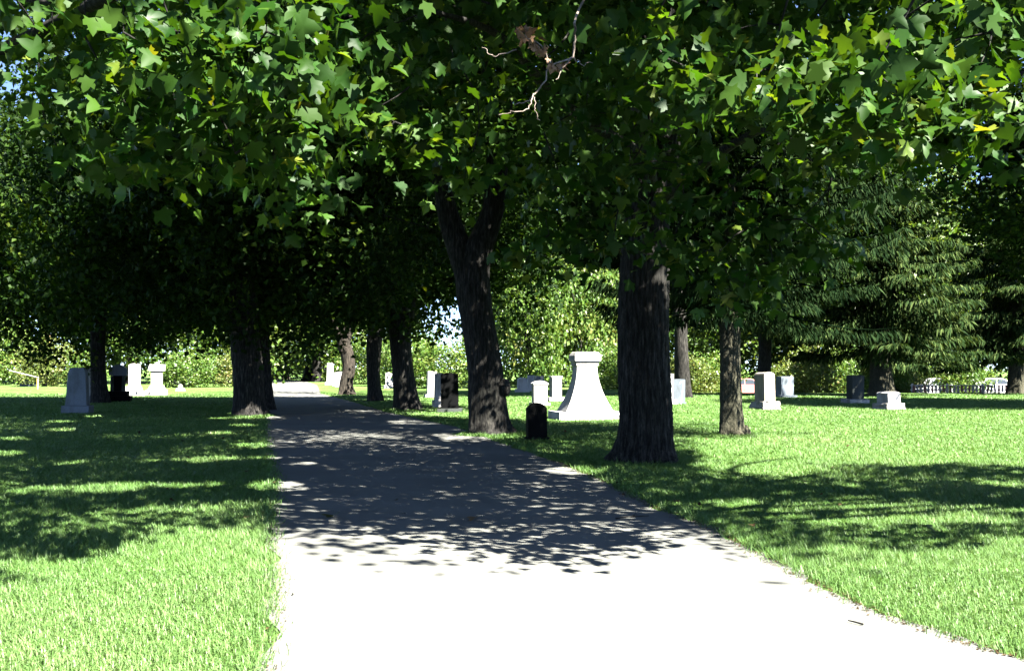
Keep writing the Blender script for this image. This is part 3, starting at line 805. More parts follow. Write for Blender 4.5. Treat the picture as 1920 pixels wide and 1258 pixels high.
spruce('weeping spruce with long drooping sunlit boughs at the far right', (20.51, 57.88), [(20.513, 0.0, 0.63), (20.52, 0.652, 0.585), (20.533, 1.837, 0.534), (20.486, 3.0, 0.475), (20.5, 8, 0.34), (20.5, 18.5, 0.04)], SPB, mat='spruce_part_shade')
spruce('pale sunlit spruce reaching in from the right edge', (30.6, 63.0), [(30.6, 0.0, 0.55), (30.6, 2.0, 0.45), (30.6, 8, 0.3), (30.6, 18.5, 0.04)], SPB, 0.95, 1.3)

# trees to the right, outside the view, that shade the right lawn
gen_tree('maple beyond the right edge, casting the long shade band on the far lawn', (24.6, 40.0), [(24.6, 0, 0.5), (24.6, 3, 0.42), (24.6, 6, 0.35)], 'b', 0.3, (1.1, 1.1, 1.0))

# ------------------------------------------------------------------ shrubs and the tree line behind
def shrub_mesh(seed, w, h, n, per, size):
    r = np.random.default_rng(seed)
    cl = crown_clumps(r, n, (0, 0, h * 0.42), (w, w * 0.8, h * 0.6), 0.15, 0.5)
    pos, cr = scatter(r, cl, per, (0.3, 0.3, 0.26))
    pos[:, 2] = np.maximum(pos[:, 2], 0.05)
    st = Acc()
    for i in range(7):
        c = cl[int(r.integers(len(cl)))]
        st.add(*tube(catmull([(r.normal(0, .15), r.normal(0, .15), -0.05), c * np.array([.4, .4, .6]), c], 8), np.linspace(0.05, 0.012, 8), 5))
    return leaf_mesh('foliage', pos, size, L_MIN, r, up=0.5, down=0.3, clump_rnd=cr), st.mesh('stem')
SHR = [shrub_mesh(61, 2.6, 4.2, 110, 75, 0.17), shrub_mesh(62, 2.2, 2.8, 90, 75, 0.16), shrub_mesh(63, 1.6, 1.8, 60, 70, 0.14)]
def shrub(label, x, y, k, sc=(1, 1, 1), rot=0.0, mat='shrub'):
    z = float(terrain_z(x, y))
    root = empty('shrub', (x, y, z - 0.03)); tag(root, label, 'shrub', 'shrubs along the back of the lawn')
    f, s = SHR[k]
    o = link('foliage', f, None, root); o['kind'] = 'stuff'
    if len(f.materials) == 0: f.materials.append(M['shrub'])
    o.material_slots[0].link = 'OBJECT'; o.material_slots[0].material = M[mat]
    s_ = link('stem', s, M['bark'], root)
    for q in (o, s_):
        q.scale = sc; q.rotation_euler = (0, 0, rot)
    return root
def at_u(u, y): return (u - 960) / 1950.0 * y
for lab, x, y, k, sc, rot, mt in [
    ('large yellow-green shrub seen between the slender-waisted and the forked trunks', -5.0, 78, 0, (1.3, 1.2, 0.92), 0.3, 'shrub'),
    ('yellow-green shrub at the left foot of the gap of sky', -8.6, 86, 0, (1.0, 1, 1.3), 1.3, 'shrub'),
    ('tall green shrub left of the white flared monument', 1.2, 80, 0, (1.5, 1.2, 2.3), 2.1, 'shrub'),
    ('tall shrub behind the cap of the white flared monument', 5.8, 82, 0, (1.5, 1.2, 2.5), 3.5, 'shrub'),
    ('pale-tipped shrub right of the white flared monument', 8.0, 76, 1, (1.0, 1, 1.1), 0.9, 'shrub'),
    ('bright shrub between the near maple and the spruce trunk', 12.6, 74, 1, (1.1, 1, 1.05), 2.0, 'shrub_warm'),
    ('round shrub behind the spruce trunk', 15.4, 79, 1, (1.2, 1, 1.2), 4.0, 'shrub'),
    ('golden shrub right of the pale two-tone stone', 20.8, 74, 1, (1.15, 1.1, 1.25), 5.0, 'shrub_warm'),
    ('yellowish shrub left of the weeping spruce trunk', 23.6, 77, 1, (1.1, 1.1, 1.3), 0.2, 'shrub'),
    ('green shrub right of the weeping spruce trunk', 25.0, 70, 1, (0.9, 1, 1.15), 1.0, 'shrub'),
    ('pinkish tipped shrub behind the low fence', 26.6, 71, 2, (1.1, 1, 1.15), 2.5, 'shrub_warm'),
    ('bushy pale shrub behind the middle of the low fence', 32.2, 74, 2, (1.1, 1, 1.4), 3.1, 'shrub'),
    ('yellow-green shrub behind the right end of the low fence', 37.4, 73, 1, (1.0, 1, 1.2), 4.4, 'shrub'),
    ('tall leafy shrub standing behind the white cars', 36.5, 97, 0, (1.2, 1, 1.2), 4.9, 'shrub'),
    ('bright shrub at the end of the lane beside the small far stone', -27.2, 126, 0, (1.2, 1, 1.0), 0.5, 'shrub'),
    ('shrub between the far flaring maple and the white tall stone', -20.2, 118, 0, (1.1, 1, 1.1), 1.5, 'shrub_warm'),
    ('shrub behind the S-curved trunk', -13.0, 96, 0, (1.0, 1, 1.1), 2.5, 'shrub'),
    ('pale shrub behind the white pair of stones on the left', -25.5, 82, 1, (1.2, 1, 1.0), 0.8, 'shrub'),
    ('low shrub left of the dappled trunk', -22.0, 84, 1, (0.9, 1, 1.0), 3.2, 'shrub_warm'),
    ('golden shrub at the far left edge', -38.5, 86, 0, (0.9, 1, 0.95), 5.2, 'shrub_warm'),
    ('tall pale shrub filling the far left edge', -46.5, 92, 0, (1.4, 1.2, 1.5), 3.9, 'shrub'),
    ('dark low shrub at the far left behind the yellow post', -34.5, 84, 2, (1.5, 1, 1.3), 2.2, 'shrub')]:
    shrub(lab, x, y, k, sc, rot, mt)

def bg_meshes(seed, w, h, n, per, size):
    r = np.random.default_rng(seed)
    cl = crown_clumps(r, n, (0, 0, h * 0.54), (w, w, h * 0.50), 0.9, 0.5)
    pos, cr = scatter(r, cl, per, (0.75, 0.75, 0.55))
    cm = leaf_mesh('crown', pos, size, L_MIN, r, up=0.5, down=0.4, clump_rnd=cr)
    tr = trunk_mesh('trunk', [(0, 0, 0, 0.4), (0, 0, 0.6, 0.34), (0.1, 0, 3, 0.3), (0, 0.1, h * 0.6, 0.14), (0, 0, h * .8, 0.05)], sides=14, rings=20, seed=seed)
    return cm, tr
BG = [bg_meshes(71, 6.0, 14, 260, 60, 0.32), bg_meshes(72, 5.2, 17, 260, 60, 0.32)]
rb = np.random.default_rng(9)
for i, (x, y) in enumerate([(34, 92), (28, 98), (42, 96), (50, 94), (20, 98), (-62, 110), (-54, 100), (-47, 104), (-41, 108), (-36, 98), (-31, 140), (-22, 138), (-27, 100), (-21, 112), (4.5, 106), (3, 92), (10, 100), (17, 106), (24, 110), (31, 112), (38, 108), (46, 112), (54, 104), (-40, 135), (62, 110)]):
    root = empty('background_tree', (x, y, float(terrain_z(x, y))))
    tag(root, 'leafy green tree in the dense line behind the lawn', 'tree', 'tree line behind the lawn')
    cm, tr = BG[i % 2]
    o = link('crown', cm, M['bgleaf'], root); o['kind'] = 'stuff'
    q = link('trunk', tr, M['bark'], root)
    s = rb.uniform(1.05, 1.4); a = rb.uniform(0, 6.28)
    for k in (o, q):
        k.scale = (s, s, s * rb.uniform(.9, 1.15)); k.rotation_euler = (0, 0, a)

# ------------------------------------------------------------------ gravestones
LANE_ROT = R(13.3)
def jitter(bm, amt):
    for v in bm.verts:
        v.co += Vector((random.gauss(0, amt), random.gauss(0, amt), random.gauss(0, amt)))
def finish(bm, name, mat, parent, bevel=0.015, seg=2, jit=0.0, z=0.0):
    if bevel:
        es = [e for e in bm.edges if len(e.link_faces) == 2 and e.calc_face_angle(0) > 0.5]
        bmesh.ops.bevel(bm, geom=es, offset=bevel, segments=seg, affect='EDGES', clamp_overlap=True)
    if jit: jitter(bm, jit)
    bmesh.ops.recalc_face_normals(bm, faces=bm.faces[:])
    me = bpy.data.meshes.new(name); bm.to_mesh(me); bm.free()
    o = link(name, me, mat, parent); o.location = (0, 0, z)
    return o
def block(name, mat, parent, w, d, h, z, top=(1, 1), bevel=0.015, rough=0.0, shift=0.0):
    bm = bmesh.new()
    hw, hd = w / 2, d / 2
    tw, td = hw * top[0], hd * top[1]
    vs_ = [bm.verts.new(c) for c in [(-hw, -hd, 0), (hw, -hd, 0), (hw, hd, 0), (-hw, hd, 0), (-tw + shift, -td, h), (tw + shift, -td, h), (tw + shift, td, h), (-tw + shift, td, h)]]
    for f in [(0, 1, 2, 3), (4, 5, 6, 7), (0, 1, 5, 4), (1, 2, 6, 5), (2, 3, 7, 6), (3, 0, 4, 7)]:
        bm.faces.new([vs_[i] for i in f])
    if rough:
        bmesh.ops.subdivide_edges(bm, edges=bm.edges[:], cuts=5, use_grid_fill=True)
        for v in bm.verts:
            if v.co.z > 0.01 and v.co.z < h - 0.01:
                n = Vector((v.co.x, v.co.y, 0)); n.normalize()
                v.co += n * (mnoise.noise(v.co * 9 + Vector((w, d, h)) * 7) * rough)
        return finish(bm, name, mat, parent, 0, 1, 0.004, z)
    return finish(bm, name, mat, parent, bevel, 2, 0.0015, z)
def slab_profile(name, mat, parent, outline, depth, z, bevel=0.012):
    """outline: (x, z) points of the front face, extruded by depth"""
    bm = bmesh.new()
    f = [bm.verts.new((x, -depth / 2, zz)) for x, zz in outline]
    b = [bm.verts.new((x, depth / 2, zz)) for x, zz in outline]
    n = len(f)
    bm.faces.new(f); bm.faces.new(list(reversed(b)))
    for i in range(n):
        bm.faces.new([f[i], b[i], b[(i + 1) % n], f[(i + 1) % n]])
    return finish(bm, name, mat, parent, bevel, 2, 0.001, z)
def lathe_square(name, mat, parent, prof, z, bevel=0.01):
    """square-section body: prof list of (half width, half depth, z)"""
    bm = bmesh.new(); rings = []
    for hw, hd, zz in prof:
        rings.append([bm.verts.new(c) for c in [(-hw, -hd, zz), (hw, -hd, zz), (hw, hd, zz), (-hw, hd, zz)]])
    for a, b in zip(rings[:-1], rings[1:]):
        for i in range(4):
            bm.faces.new([a[i], a[(i + 1) % 4], b[(i + 1) % 4], b[i]])
    bm.faces.new(rings[0][::-1]); bm.faces.new(rings[-1])
    bmesh.ops.recalc_face_normals(bm, faces=bm.faces[:])
    me = bpy.data.meshes.new(name); bm.to_mesh(me); bm.free()
    o = link(name, me, mat, parent); o.location = (0, 0, z)
    md = o.modifiers.new('bevel', 'BEVEL'); md.width = bevel; md.segments = 2; md.limit_method = 'ANGLE'; md.angle_limit = R(50)
    return o
def arc_top(w, h, rise, n=10, kind='round'):
    pts = [(-w / 2, 0), (w / 2, 0)]
    for i in range(n + 1):
        q = i / n; x = w / 2 - w * q
        if kind == 'round': zz = h - rise + rise * math.sin(math.pi * q) ** 0.8
        elif kind == 'peak': zz = h - rise * abs(2 * q - 1)
        elif kind == 'serp': zz = h - rise + rise * (0.5 - 0.5 * math.cos(2 * math.pi * q)) * 1.0
        else: zz = h
        pts.append((x, zz))
    return pts
GRP = 'gravestones on the lawn'
def stone(label, x, y, rot=LANE_ROT, name='gravestone'):
    root = empty(name, (x, y, -0.025), rot); tag(root, label, 'gravestone', GRP)
    if name == 'gravestone': root.rotation_euler = (random.gauss(0, 0.012), random.gauss(0, 0.014), rot)
    return root

# white flared monument
mon = stone('large white flared monument with a capped top, standing on a broad slab', 2.25, 32.1, LANE_ROT, 'monument')
block('slab', M['marble'], mon, 2.0, 1.3, 0.27, 0, bevel=0.02)
prof = []
for i in range(15):
    q = i / 14
    c = (1 - q) ** 1.9
    prof.append((0.33 + 0.43 * c, 0.24 + 0.30 * c, 1.36 * q))
lathe_square('body', M['marble'], mon, prof, 0.272, 0.02)
lathe_square('neck', M['marble_grey'], mon, [(0.34, 0.25, 0), (0.36, 0.27, 0.05), (0.36, 0.27, 0.10), (0.40, 0.31, 0.16)], 1.634, 0.008)
lathe_square('cap', M['marble'], mon, [(0.41, 0.32, 0), (0.42, 0.33, 0.02), (0.42, 0.33, 0.18), (0.36, 0.27, 0.27), (0.33, 0.24, 0.29)], 1.796, 0.012)

# dark stone in front of the monument
s = stone('small near-black rounded gravestone in front of the white flared monument', 0.53, 22.4, LANE_ROT)
slab_profile('tablet', M['granite_dark'], s, arc_top(0.42, 0.74, 0.12, 12, 'round'), 0.2, 0.12)
block('base', M['granite_dark'], s, 0.5, 0.28, 0.12, 0)
# left side
s = stone('tall blue-grey tapered gravestone at the far left', -15.1, 36.2, R(6))
block('base', M['granite_blue'], s, 0.92, 0.6, 0.29, 0, bevel=0.02)
lathe_square('tablet', M['granite_blue'], s, [(0.36, 0.2, 0), (0.30, 0.16, 1.1), (0.28, 0.15, 1.2), (0.20, 0.10, 1.31)], 0.292, 0.015)
s = stone('pale small gravestone half hidden by the far left dark trunk', -19.3, 47.8, R(10))
block('base', M['granite_blue'], s, 0.8, 0.45, 0.3, 0); slab_profile('tablet', M['marble_grey'], s, arc_top(0.6, 1.3, 0.15, 10), 0.25, 0.302)
s = stone('dark shaded gravestone with two columns and rounded top, left', -18.4, 48.6, R(12))
block('base', M['granite_dark'], s, 1.2, 0.7, 0.28, 0); block('plinth', M['granite_dark'], s, 0.95, 0.55, 0.22, 0.282)
for dx in (-0.25, 0.25):
    a = Acc(); a.add(*tube([(dx, -0.05, 0), (dx, -0.05, 0.72)], [0.09, 0.08], 14)); o = link('column', a.mesh('column'), M['granite_green'], s); o.location.z = 0.5
block('back_panel', M['granite_dark'], s, 0.42, 0.16, 0.72, 0.504)
slab_profile('top', M['granite_blue'], s, arc_top(0.8, 0.5, 0.22, 10), 0.34, 1.228)
s = stone('white gravestone with dark streaks, left one of the bright pair', -20.95, 57.8, R(14))
block('base', M['marble'], s, 1.1, 0.7, 0.3, 0, bevel=0.03); block('plinth', M['marble'], s, 0.85, 0.5, 0.28, 0.302, (0.8, 0.8)); slab_profile('tablet', M['marble_grey'], s, arc_top(0.62, 1.25, 0.1, 10), 0.3, 0.584)
s = stone('white pedestal gravestone with a wide cap, right one of the bright pair', -20.1, 58.9, R(14))
block('base', M['marble'], s, 1.15, 0.8, 0.34, 0, bevel=0.03); block('plinth', M['marble'], s, 0.95, 0.62, 0.24, 0.342, (0.75, 0.75)); block('shaft', M['marble'], s, 0.60, 0.42, 0.82, 0.584)
block('cap', M['marble'], s, 0.86, 0.6, 0.36, 1.406); lathe_square('finial', M['marble'], s, [(0.16, 0.12, 0), (0.12, 0.09, 0.06), (0.03, 0.02, 0.12)], 1.768, 0.01)
s = stone('tiny white stone alone on the grass right of the bright pair', -22.1, 69.4, R(5))
block('base', M['marble_grey'], s, 0.6, 0.4, 0.22, 0, (0.8, 0.8), rough=0.04); slab_profile('tablet', M['marble_grey'], s, arc_top(0.26, 0.26, 0.12, 8), 0.2, 0.222)
s = stone('tiny pale stub of stone left of the bright pair', -24.0, 64.5, R(9))
block('base', M['marble_grey'], s, 0.5, 0.35, 0.2, 0); slab_profile('tablet', M['marble_grey'], s, arc_top(0.3, 0.25, 0.1, 8), 0.15, 0.202)
s = stone('dark greenish gravestone in deep shade, left of the dappled trunk', -31.0, 95.5, R(12))
block('base', M['granite_green'], s, 1.2, 0.7, 0.4, 0); slab_profile('tablet', M['granite_green'], s, arc_top(0.8, 1.5, 0.15, 10), 0.4, 0.402)
s = stone('dark gravestone with pale foot in deep shade under the shrub', -27.6, 90.5, R(12))
block('base', M['marble_grey'], s, 0.9, 0.5, 0.3, 0); slab_profile('tablet', M['granite_dark'], s, arc_top(0.6, 1.1, 0.12, 10), 0.3, 0.302)
# far, along the lane
s = stone('small beige far gravestone straight up the lane', -29.3, 135.0, R(10))
block('base', M['sand'], s, 1.0, 0.6, 0.35, 0); slab_profile('tablet', M['sand'], s, arc_top(0.7, 1.2, 0.12, 8), 0.35, 0.352)
s = stone('tall narrow white gravestone left of the S-curved trunk', -16.1, 92.0, LANE_ROT)
block('base', M['marble'], s, 0.9, 0.7, 0.3, 0); lathe_square('shaft', M['marble'], s, [(0.30, 0.28, 0), (0.27, 0.25, 1.55), (0.22, 0.2, 1.68)], 0.302, 0.015)
s = stone('low white gravestone touching the S-curved trunk on its left', -13.9, 84.4, LANE_ROT)
block('base', M['marble'], s, 0.95, 0.6, 0.3, 0); slab_profile('tablet', M['marble'], s, arc_top(0.68, 0.95, 0.06, 8, 'serp'), 0.35, 0.302)
s = stone('thin white gravestone squeezed between the tall narrow one and the low one', -15.0, 88.5, LANE_ROT)
block('base', M['marble'], s, 0.6, 0.5, 0.22, 0); slab_profile('tablet', M['marble'], s, arc_top(0.36, 0.95, 0.05, 8), 0.25, 0.222)
s = stone('white weathered gravestone between the thin and the slender-waisted trunks', -9.2, 78.1, LANE_ROT)
block('base', M['marble'], s, 0.85, 0.6, 0.25, 0); slab_profile('tablet', M['marble'], s, arc_top(0.6, 1.0, 0.1, 8, 'serp'), 0.4, 0.252)
s = stone('upright white block gravestone between the slender-waisted and forked trunks', -4.25, 55.0, LANE_ROT)
block('base', M['marble'], s, 0.72, 0.6, 0.18, 0); block('tablet', M['marble'], s, 0.48, 0.44, 1.22, 0.182, bevel=0.03)
s = stone('narrow grey gravestone half behind the black one', -2.9, 41.2, LANE_ROT)
block('base', M['marble_grey'], s, 0.46, 0.5, 0.32, 0); slab_profile('tablet', M['marble_grey'], s, arc_top(0.34, 1.08, 0.05, 8, 'serp'), 0.34, 0.322)
s = stone('broad black gravestone on a greenish base, left of the forked maple', -2.2, 36.9, R(3))
block('base', M['granite_green'], s, 0.88, 0.5, 0.16, 0); slab_profile('tablet', M['granite_dark'], s, arc_top(0.62, 1.26, 0.06, 10, 'round'), 0.24, 0.162)
# centre and right
s = stone('small white rounded gravestone far back, right of the forked maple', 0.65, 66.5, LANE_ROT)
block('base', M['marble'], s, 0.85, 0.5, 0.24, 0); slab_profile('tablet', M['marble'], s, arc_top(0.58, 0.72, 0.12, 10), 0.4, 0.242)
s = stone('small white square gravestone just behind the rounded one', 1.25, 69.5, LANE_ROT)
block('base', M['marble'], s, 0.6, 0.4, 0.2, 0); block('tablet', M['marble'], s, 0.42, 0.3, 0.86, 0.202)
s = stone('dim blue-grey gravestone far behind the peaked white one', 1.9, 72.0, LANE_ROT)
block('base', M['granite_blue'], s, 0.8, 0.4, 0.2, 0); block('tablet', M['granite_blue'], s, 0.6, 0.3, 0.8, 0.202)
s = stone('white gravestone with a shallow peaked top, left of the flared monument', 1.15, 43.4, LANE_ROT)
block('base', M['marble'], s, 0.78, 0.55, 0.14, 0); block('tablet', M['marble'], s, 0.58, 0.4, 0.74, 0.142); lathe_square('cap', M['marble'], s, [(0.33, 0.24, 0), (0.33, 0.24, 0.06), (0.2, 0.14, 0.14), (0.02, 0.02, 0.17)], 0.884, 0.01)
s = stone('grey-sided white block gravestone touching the flared monument from behind', 2.05, 48.9, LANE_ROT)
block('base', M['marble'], s, 0.8, 0.62, 0.2, 0, rough=0.03); block('tablet', M['marble_grey'], s, 0.46, 0.5, 0.92, 0.202); block('cap', M['marble'], s, 0.52, 0.56, 0.08, 1.124)
s = stone('white gravestone peeking out from behind the near maple on its right', 6.45, 44.8, LANE_ROT)
block('base', M['marble'], s, 1.15, 0.6, 0.24, 0); slab_profile('tablet', M['marble'], s, arc_top(0.85, 1.16, 0.06, 10, 'serp'), 0.4, 0.242)
s = stone('blue-grey upright slab gravestone right of the near maple', 7.3, 45.6, R(-8))
block('base', M['granite_blue'], s, 0.66, 0.34, 0.08, 0); slab_profile('tablet', M['granite_blue'], s, arc_top(0.54, 1.02, 0.02, 6), 0.2, 0.082)
s = stone('pale two-tone block gravestone with rough base, right of the spruce trunk', 9.6, 39.5, LANE_ROT)
block('base', M['rough_granite'], s, 0.75, 1.15, 0.32, 0, (0.93, 0.95), rough=0.07); block('tablet', M['sand'], s, 0.44, 0.82, 1.0, 0.322, bevel=0.02)
lathe_square('cap', M['sand'], s, [(0.225, 0.415, 0), (0.19, 0.40, 0.06), (0.08, 0.38, 0.10)], 1.324, 0.01)
s = stone('blue-grey gravestone behind and right of the pale two-tone block', 14.45, 55.2, LANE_ROT)
block('base', M['granite_blue'], s, 1.0, 0.9, 0.14, 0); block('tablet', M['granite_blue'], s, 0.72, 0.6, 0.98, 0.142)
s = stone('dark green-grey gravestone in the shade band before the weeping spruce', 15.25, 46.3, LANE_ROT)
block('base', M['marble_grey'], s, 0.95, 0.8, 0.2, 0, rough=0.03); block('tablet', M['granite_green'], s, 0.58, 0.5, 1.05, 0.202)
s = stone('low white block gravestone with a hipped top on the sunny right lawn', 14.25, 39.4, LANE_ROT)
block('base', M['rough_granite'], s, 0.8, 1.0, 0.26, 0, (0.93, 0.95), rough=0.06); block('tablet', M['marble'], s, 0.52, 0.75, 0.36, 0.262)
lathe_square('cap', M['marble'], s, [(0.28, 0.395, 0), (0.26, 0.37, 0.03), (0.14, 0.26, 0.07)], 0.624, 0.01)
s = stone('pale blue-grey tall leaning gravestone at the far left edge', -40.9, 88, R(15))
block('base', M['granite_blue'], s, 1.2, 0.8, 0.4, 0); block('tablet', M['granite_blue'], s, 0.7, 0.5, 1.9, 0.402, (0.6, 0.6), shift=0.16)

# shepherd's hook in front of the blue-grey slab
a = Acc(); a.add(*tube(catmull([(0, 0, -0.03), (0.06, 0, 0.5), (0.10, 0, 0.85), (0.08, 0, 0.95), (0.0, 0, 0.96), (-0.03, 0, 0.88)], 22), np.full(22, 0.02), 8))
hk = link('garden_hook', a.mesh('garden_hook'), plain_mat('white_paint', (0.75, 0.75, 0.72), 0.4)); hk.location = (7.28, 44.9, 0)
tag(hk, 'thin white metal hook stuck in the grass before the blue-grey slab', 'hook')

# yellow post with slanted white rail
pr = empty('barrier_post', (-33.9, 74.4, 0)); tag(pr, 'yellow post with a slanted white rail at the far left', 'post')
a = Acc(); a.add(*tube([(0, 0, -0.05), (0, 0, 0.85), (0, 0, 0.88)], [0.06, 0.06, 0.02], 12)); link('post', a.mesh('post'), plain_mat('yellow_paint', (0.65, 0.50, 0.12), 0.5), pr)
a = Acc(); a.add(*tube([(0.1, -0.08, 0.84), (-2.0, -0.08, 1.35)], [0.03, 0.03], 10)); link('rail', a.mesh('rail'), M['marble'], pr)

# ------------------------------------------------------------------ low fence at the far right
fe = empty('low_fence', (25.5, 66.2, 0)); tag(fe, 'low weathered picket fence along the back edge of the right lawn', 'fence')
m_fence = plain_mat('weathered_wood', (0.34, 0.30, 0.27), 0.85)
m_red = plain_mat('red_wood', (0.22, 0.10, 0.08), 0.85)
m_rail = plain_mat('grey_rail', (0.6, 0.57, 0.53), 0.8)
def unit_box(name, w, d, h):
    bm = bmesh.new(); bmesh.ops.create_cube(bm, size=1)
    for v in bm.verts: v.co = Vector((v.co.x * w, v.co.y * d, (v.co.z + .5) * h))
    me = bpy.data.meshes.new(name); bm.to_mesh(me); bm.free(); return me
rail = unit_box('rail', 11.5, 0.05, 0.06); rail.materials.append(m_rail)
for z in (0.12, 0.40):
    o = link('rail', rail, None, fe); o.location = (5.6, 0.04, z)
pk = unit_box('picket', 0.13, 0.025, 0.46); pk.materials.append(m_fence)
for i in range(48):
    o = link('picket', pk, None, fe); o.location = (0.05 + i * 0.235, random.gauss(0, .006), -0.02 + random.gauss(0, .012)); o.rotation_euler = (0, random.gauss(0, .03), 0)
    if i % 5 in (0, 3) and i < 30:
        o.material_slots[0].link = 'OBJECT'; o.material_slots[0].material = m_red
pst = unit_box('post', 0.1, 0.1, 0.6); pst.materials.append(m_rail)
for i in range(6):
    o = link('post', pst, None, fe); o.location = (i * 2.24, 0.12, -0.05)

# ------------------------------------------------------------------ parked cars on the lower street
def car_body(name, prof, w, taper=0.0):
    bm = bmesh.new()
    f = [bm.verts.new((x, -w / 2 * (1 - taper * max(0, z - 0.85)), z)) for x, z in prof]
    b = [bm.verts.new((x, w / 2 * (1 - taper * max(0, z - 0.85)), z)) for x, z in prof]
    n = len(prof); bm.faces.new(f); bm.faces.new(b[::-1])
    for i in range(n): bm.faces.new([f[i], b[i], b[(i + 1) % n], f[(i + 1) % n]])
    es = [e for e in bm.edges if e.calc_face_angle(0) > 0.3]
    bmesh.ops.bevel(bm, geom=es, offset=0.05, segments=3, affect='EDGES', clamp_overlap=True)
    bmesh.ops.recalc_face_normals(bm, faces=bm.faces[:])
    me = bpy.data.meshes.new(name); bm.to_mesh(me); bm.free()
    for p in me.polygons: p.use_smooth = False
    return me
BODY = [(-2.2, 0.35), (-2.25, 0.62), (-2.15, 0.85), (-1.0, 0.95), (1.25, 0.97), (2.15, 0.92), (2.25, 0.6), (2.2, 0.32), (1.75, 0.28), (-1.75, 0.28)]
CABIN = [(-1.05, 0.9), (-0.45, 1.40), (-0.2, 1.45), (0.95, 1.45), (1.2, 1.40), (1.75, 0.92)]
m_glass = plain_mat('car_glass', (0.04, 0.05, 0.06), 0.08)
m_tyre = plain_mat('tyre', (0.02, 0.02, 0.02), 0.8)
m_rim = plain_mat('wheel_rim', (0.5, 0.5, 0.5), 0.3, 0.8)
m_lamp = plain_mat('headlamp', (0.7, 0.7, 0.65), 0.15)
def car(label, x, y, paint, rot):
    root = empty('parked_car', (x, y, -0.785), rot); tag(root, label, 'car', 'cars parked on the lower street')
    link('body', car_body('body', BODY, 1.74), paint, root)
    link('cabin', car_body('cabin', CABIN, 1.62, 0.25), paint, root)
    for sgn in (-1, 1):
        for xs in ([(-0.85, 0.98), (-0.38, 1.36), (0.2, 1.38), (0.2, 0.98)], [(0.28, 0.98), (0.28, 1.38), (1.02, 1.37), (1.45, 0.98)]):
            me = np_mesh('window', [(px, sgn * (0.815 * (1 - 0.25 * (pz - 0.85)) + 0.006), pz) for px, pz in xs], [[0, 1, 2, 3]])
            link('window', me, m_glass, root)
        for wx in (-1.35, 1.35):
            a = Acc()
            for rr_, yy in ((0.20, 0.0), (0.31, 0.0), (0.32, 0.05), (0.32, 0.15), (0.30, 0.2)): pass
            th = np.linspace(0, 6.283, 24, endpoint=False)
            prof = [(0.02, -0.02), (0.20, -0.02), (0.30, -0.03), (0.32, 0.02), (0.32, 0.18), (0.30, 0.2), (0.02, 0.2)]
            V = np.array([(r_ * math.cos(q), -sgn * h_, r_ * math.sin(q)) for r_, h_ in prof for q in th])
            F = np.array([[i * 24 + j, i * 24 + (j + 1) % 24, (i + 1) * 24 + (j + 1) % 24, (i + 1) * 24 + j] for i in range(6) for j in range(24)])
            wh = link('wheel', np_mesh('wheel', V, F, smooth=True), m_tyre, root); wh.location = (wx, sgn * 0.87, 0.32)
            V = np.array([(r_ * math.cos(q), -sgn * h_, r_ * math.sin(q)) for r_, h_ in [(0.0, -0.045), (0.08, -0.04), (0.19, -0.03), (0.2, 0.0)] for q in th])
            F = np.array([[i * 24 + j, i * 24 + (j + 1) % 24, (i + 1) * 24 + (j + 1) % 24, (i + 1) * 24 + j] for i in range(3) for j in range(24)])
            link('rim', np_mesh('rim', V, F, smooth=True), m_rim, wh)
    for yy in (-0.6, 0.6):
        o = link('headlight', unit_box('headlight', 0.06, 0.3, 0.13), m_lamp, root); o.location = (-2.23, yy, 0.62)
        o = link('tail_light', unit_box('tail_light', 0.06, 0.26, 0.16), m_red, root); o.location = (2.22, yy, 0.66)
    return root
car('pinkish red car seen between the spruce trunk and the pale two-tone stone', 19.2, 85.5, plain_mat('pink_red_paint', (0.42, 0.17, 0.15), 0.3), R(180))
wp = plain_mat('white_car_paint', (0.72, 0.73, 0.74), 0.3)
car('white car half hidden by shrubs behind the left end of the fence', 34.6, 85.0, wp, 0)
car('white car behind the shrubs near the right edge', 40.2, 86.5, wp, R(180))

# ------------------------------------------------------------------ grass
def grass_points():
    out = []
    def zone(y0, y1, dens):
        n = int(dens * (y1 - y0) * (1.16 * y1 + 1.6))
        y = rng.uniform(y0, y1, n); x = rng.uniform(-0.58 * y1 - 0.8, 0.58 * y1 + 0.8, n)
        el = lane_l(y); er = lane_r(y)
        fr = rng.normal(0, 0.07, n)
        k = (np.abs(x) < 0.58 * y + 0.8) & ((x < el + fr + 0.02) | (x > er + fr - 0.0))
        out.append(np.stack([x[k], y[k]], 1))
    zone(3.6, 7, 4600); zone(7, 9, 4400); zone(9, 11, 3500); zone(11, 14, 2200); zone(14, 18, 1300); zone(18, 24, 700); zone(24, 32, 370); zone(32, 44, 200); zone(44, 62, 80)
    for tx, ty, tr in TRUNKS:      # longer tufts the mower leaves round the trunks
        m = int(5200 * tr * min(1.0, 20 / ty))
        a = rng.uniform(0, 6.283, m); q = tr * 1.15 + np.abs(rng.normal(0, 0.12, m))
        out.append(np.stack([tx + np.cos(a) * q, ty + np.sin(a) * q], 1))
    return np.vstack(out)
TRUNKS = [(2.2, 17.4, 0.55), (5.1, 24.07, 0.33), (-0.53, 24.64, 0.52), (-8.56, 33.99, 0.52), (-3.81, 38.1, 0.46), (0.53, 22.4, 0.2)]
G = grass_points(); n = len(G)
dist = G[:, 1]
wide = 0.0024 * np.maximum(1.0, dist / 8.0) ** 1.1 * rng.uniform(.7, 1.4, n)
patch = 0.5 + 0.5 * np.sin(G[:, 0] * 1.7 + 1.3 * np.sin(G[:, 1] * 1.1)) * np.sin(G[:, 1] * 1.3 + 0.9 * np.sin(G[:, 0] * 2.1))
el = np.minimum(np.abs(G[:, 0] - lane_l(dist)), np.abs(G[:, 0] - lane_r(dist)))
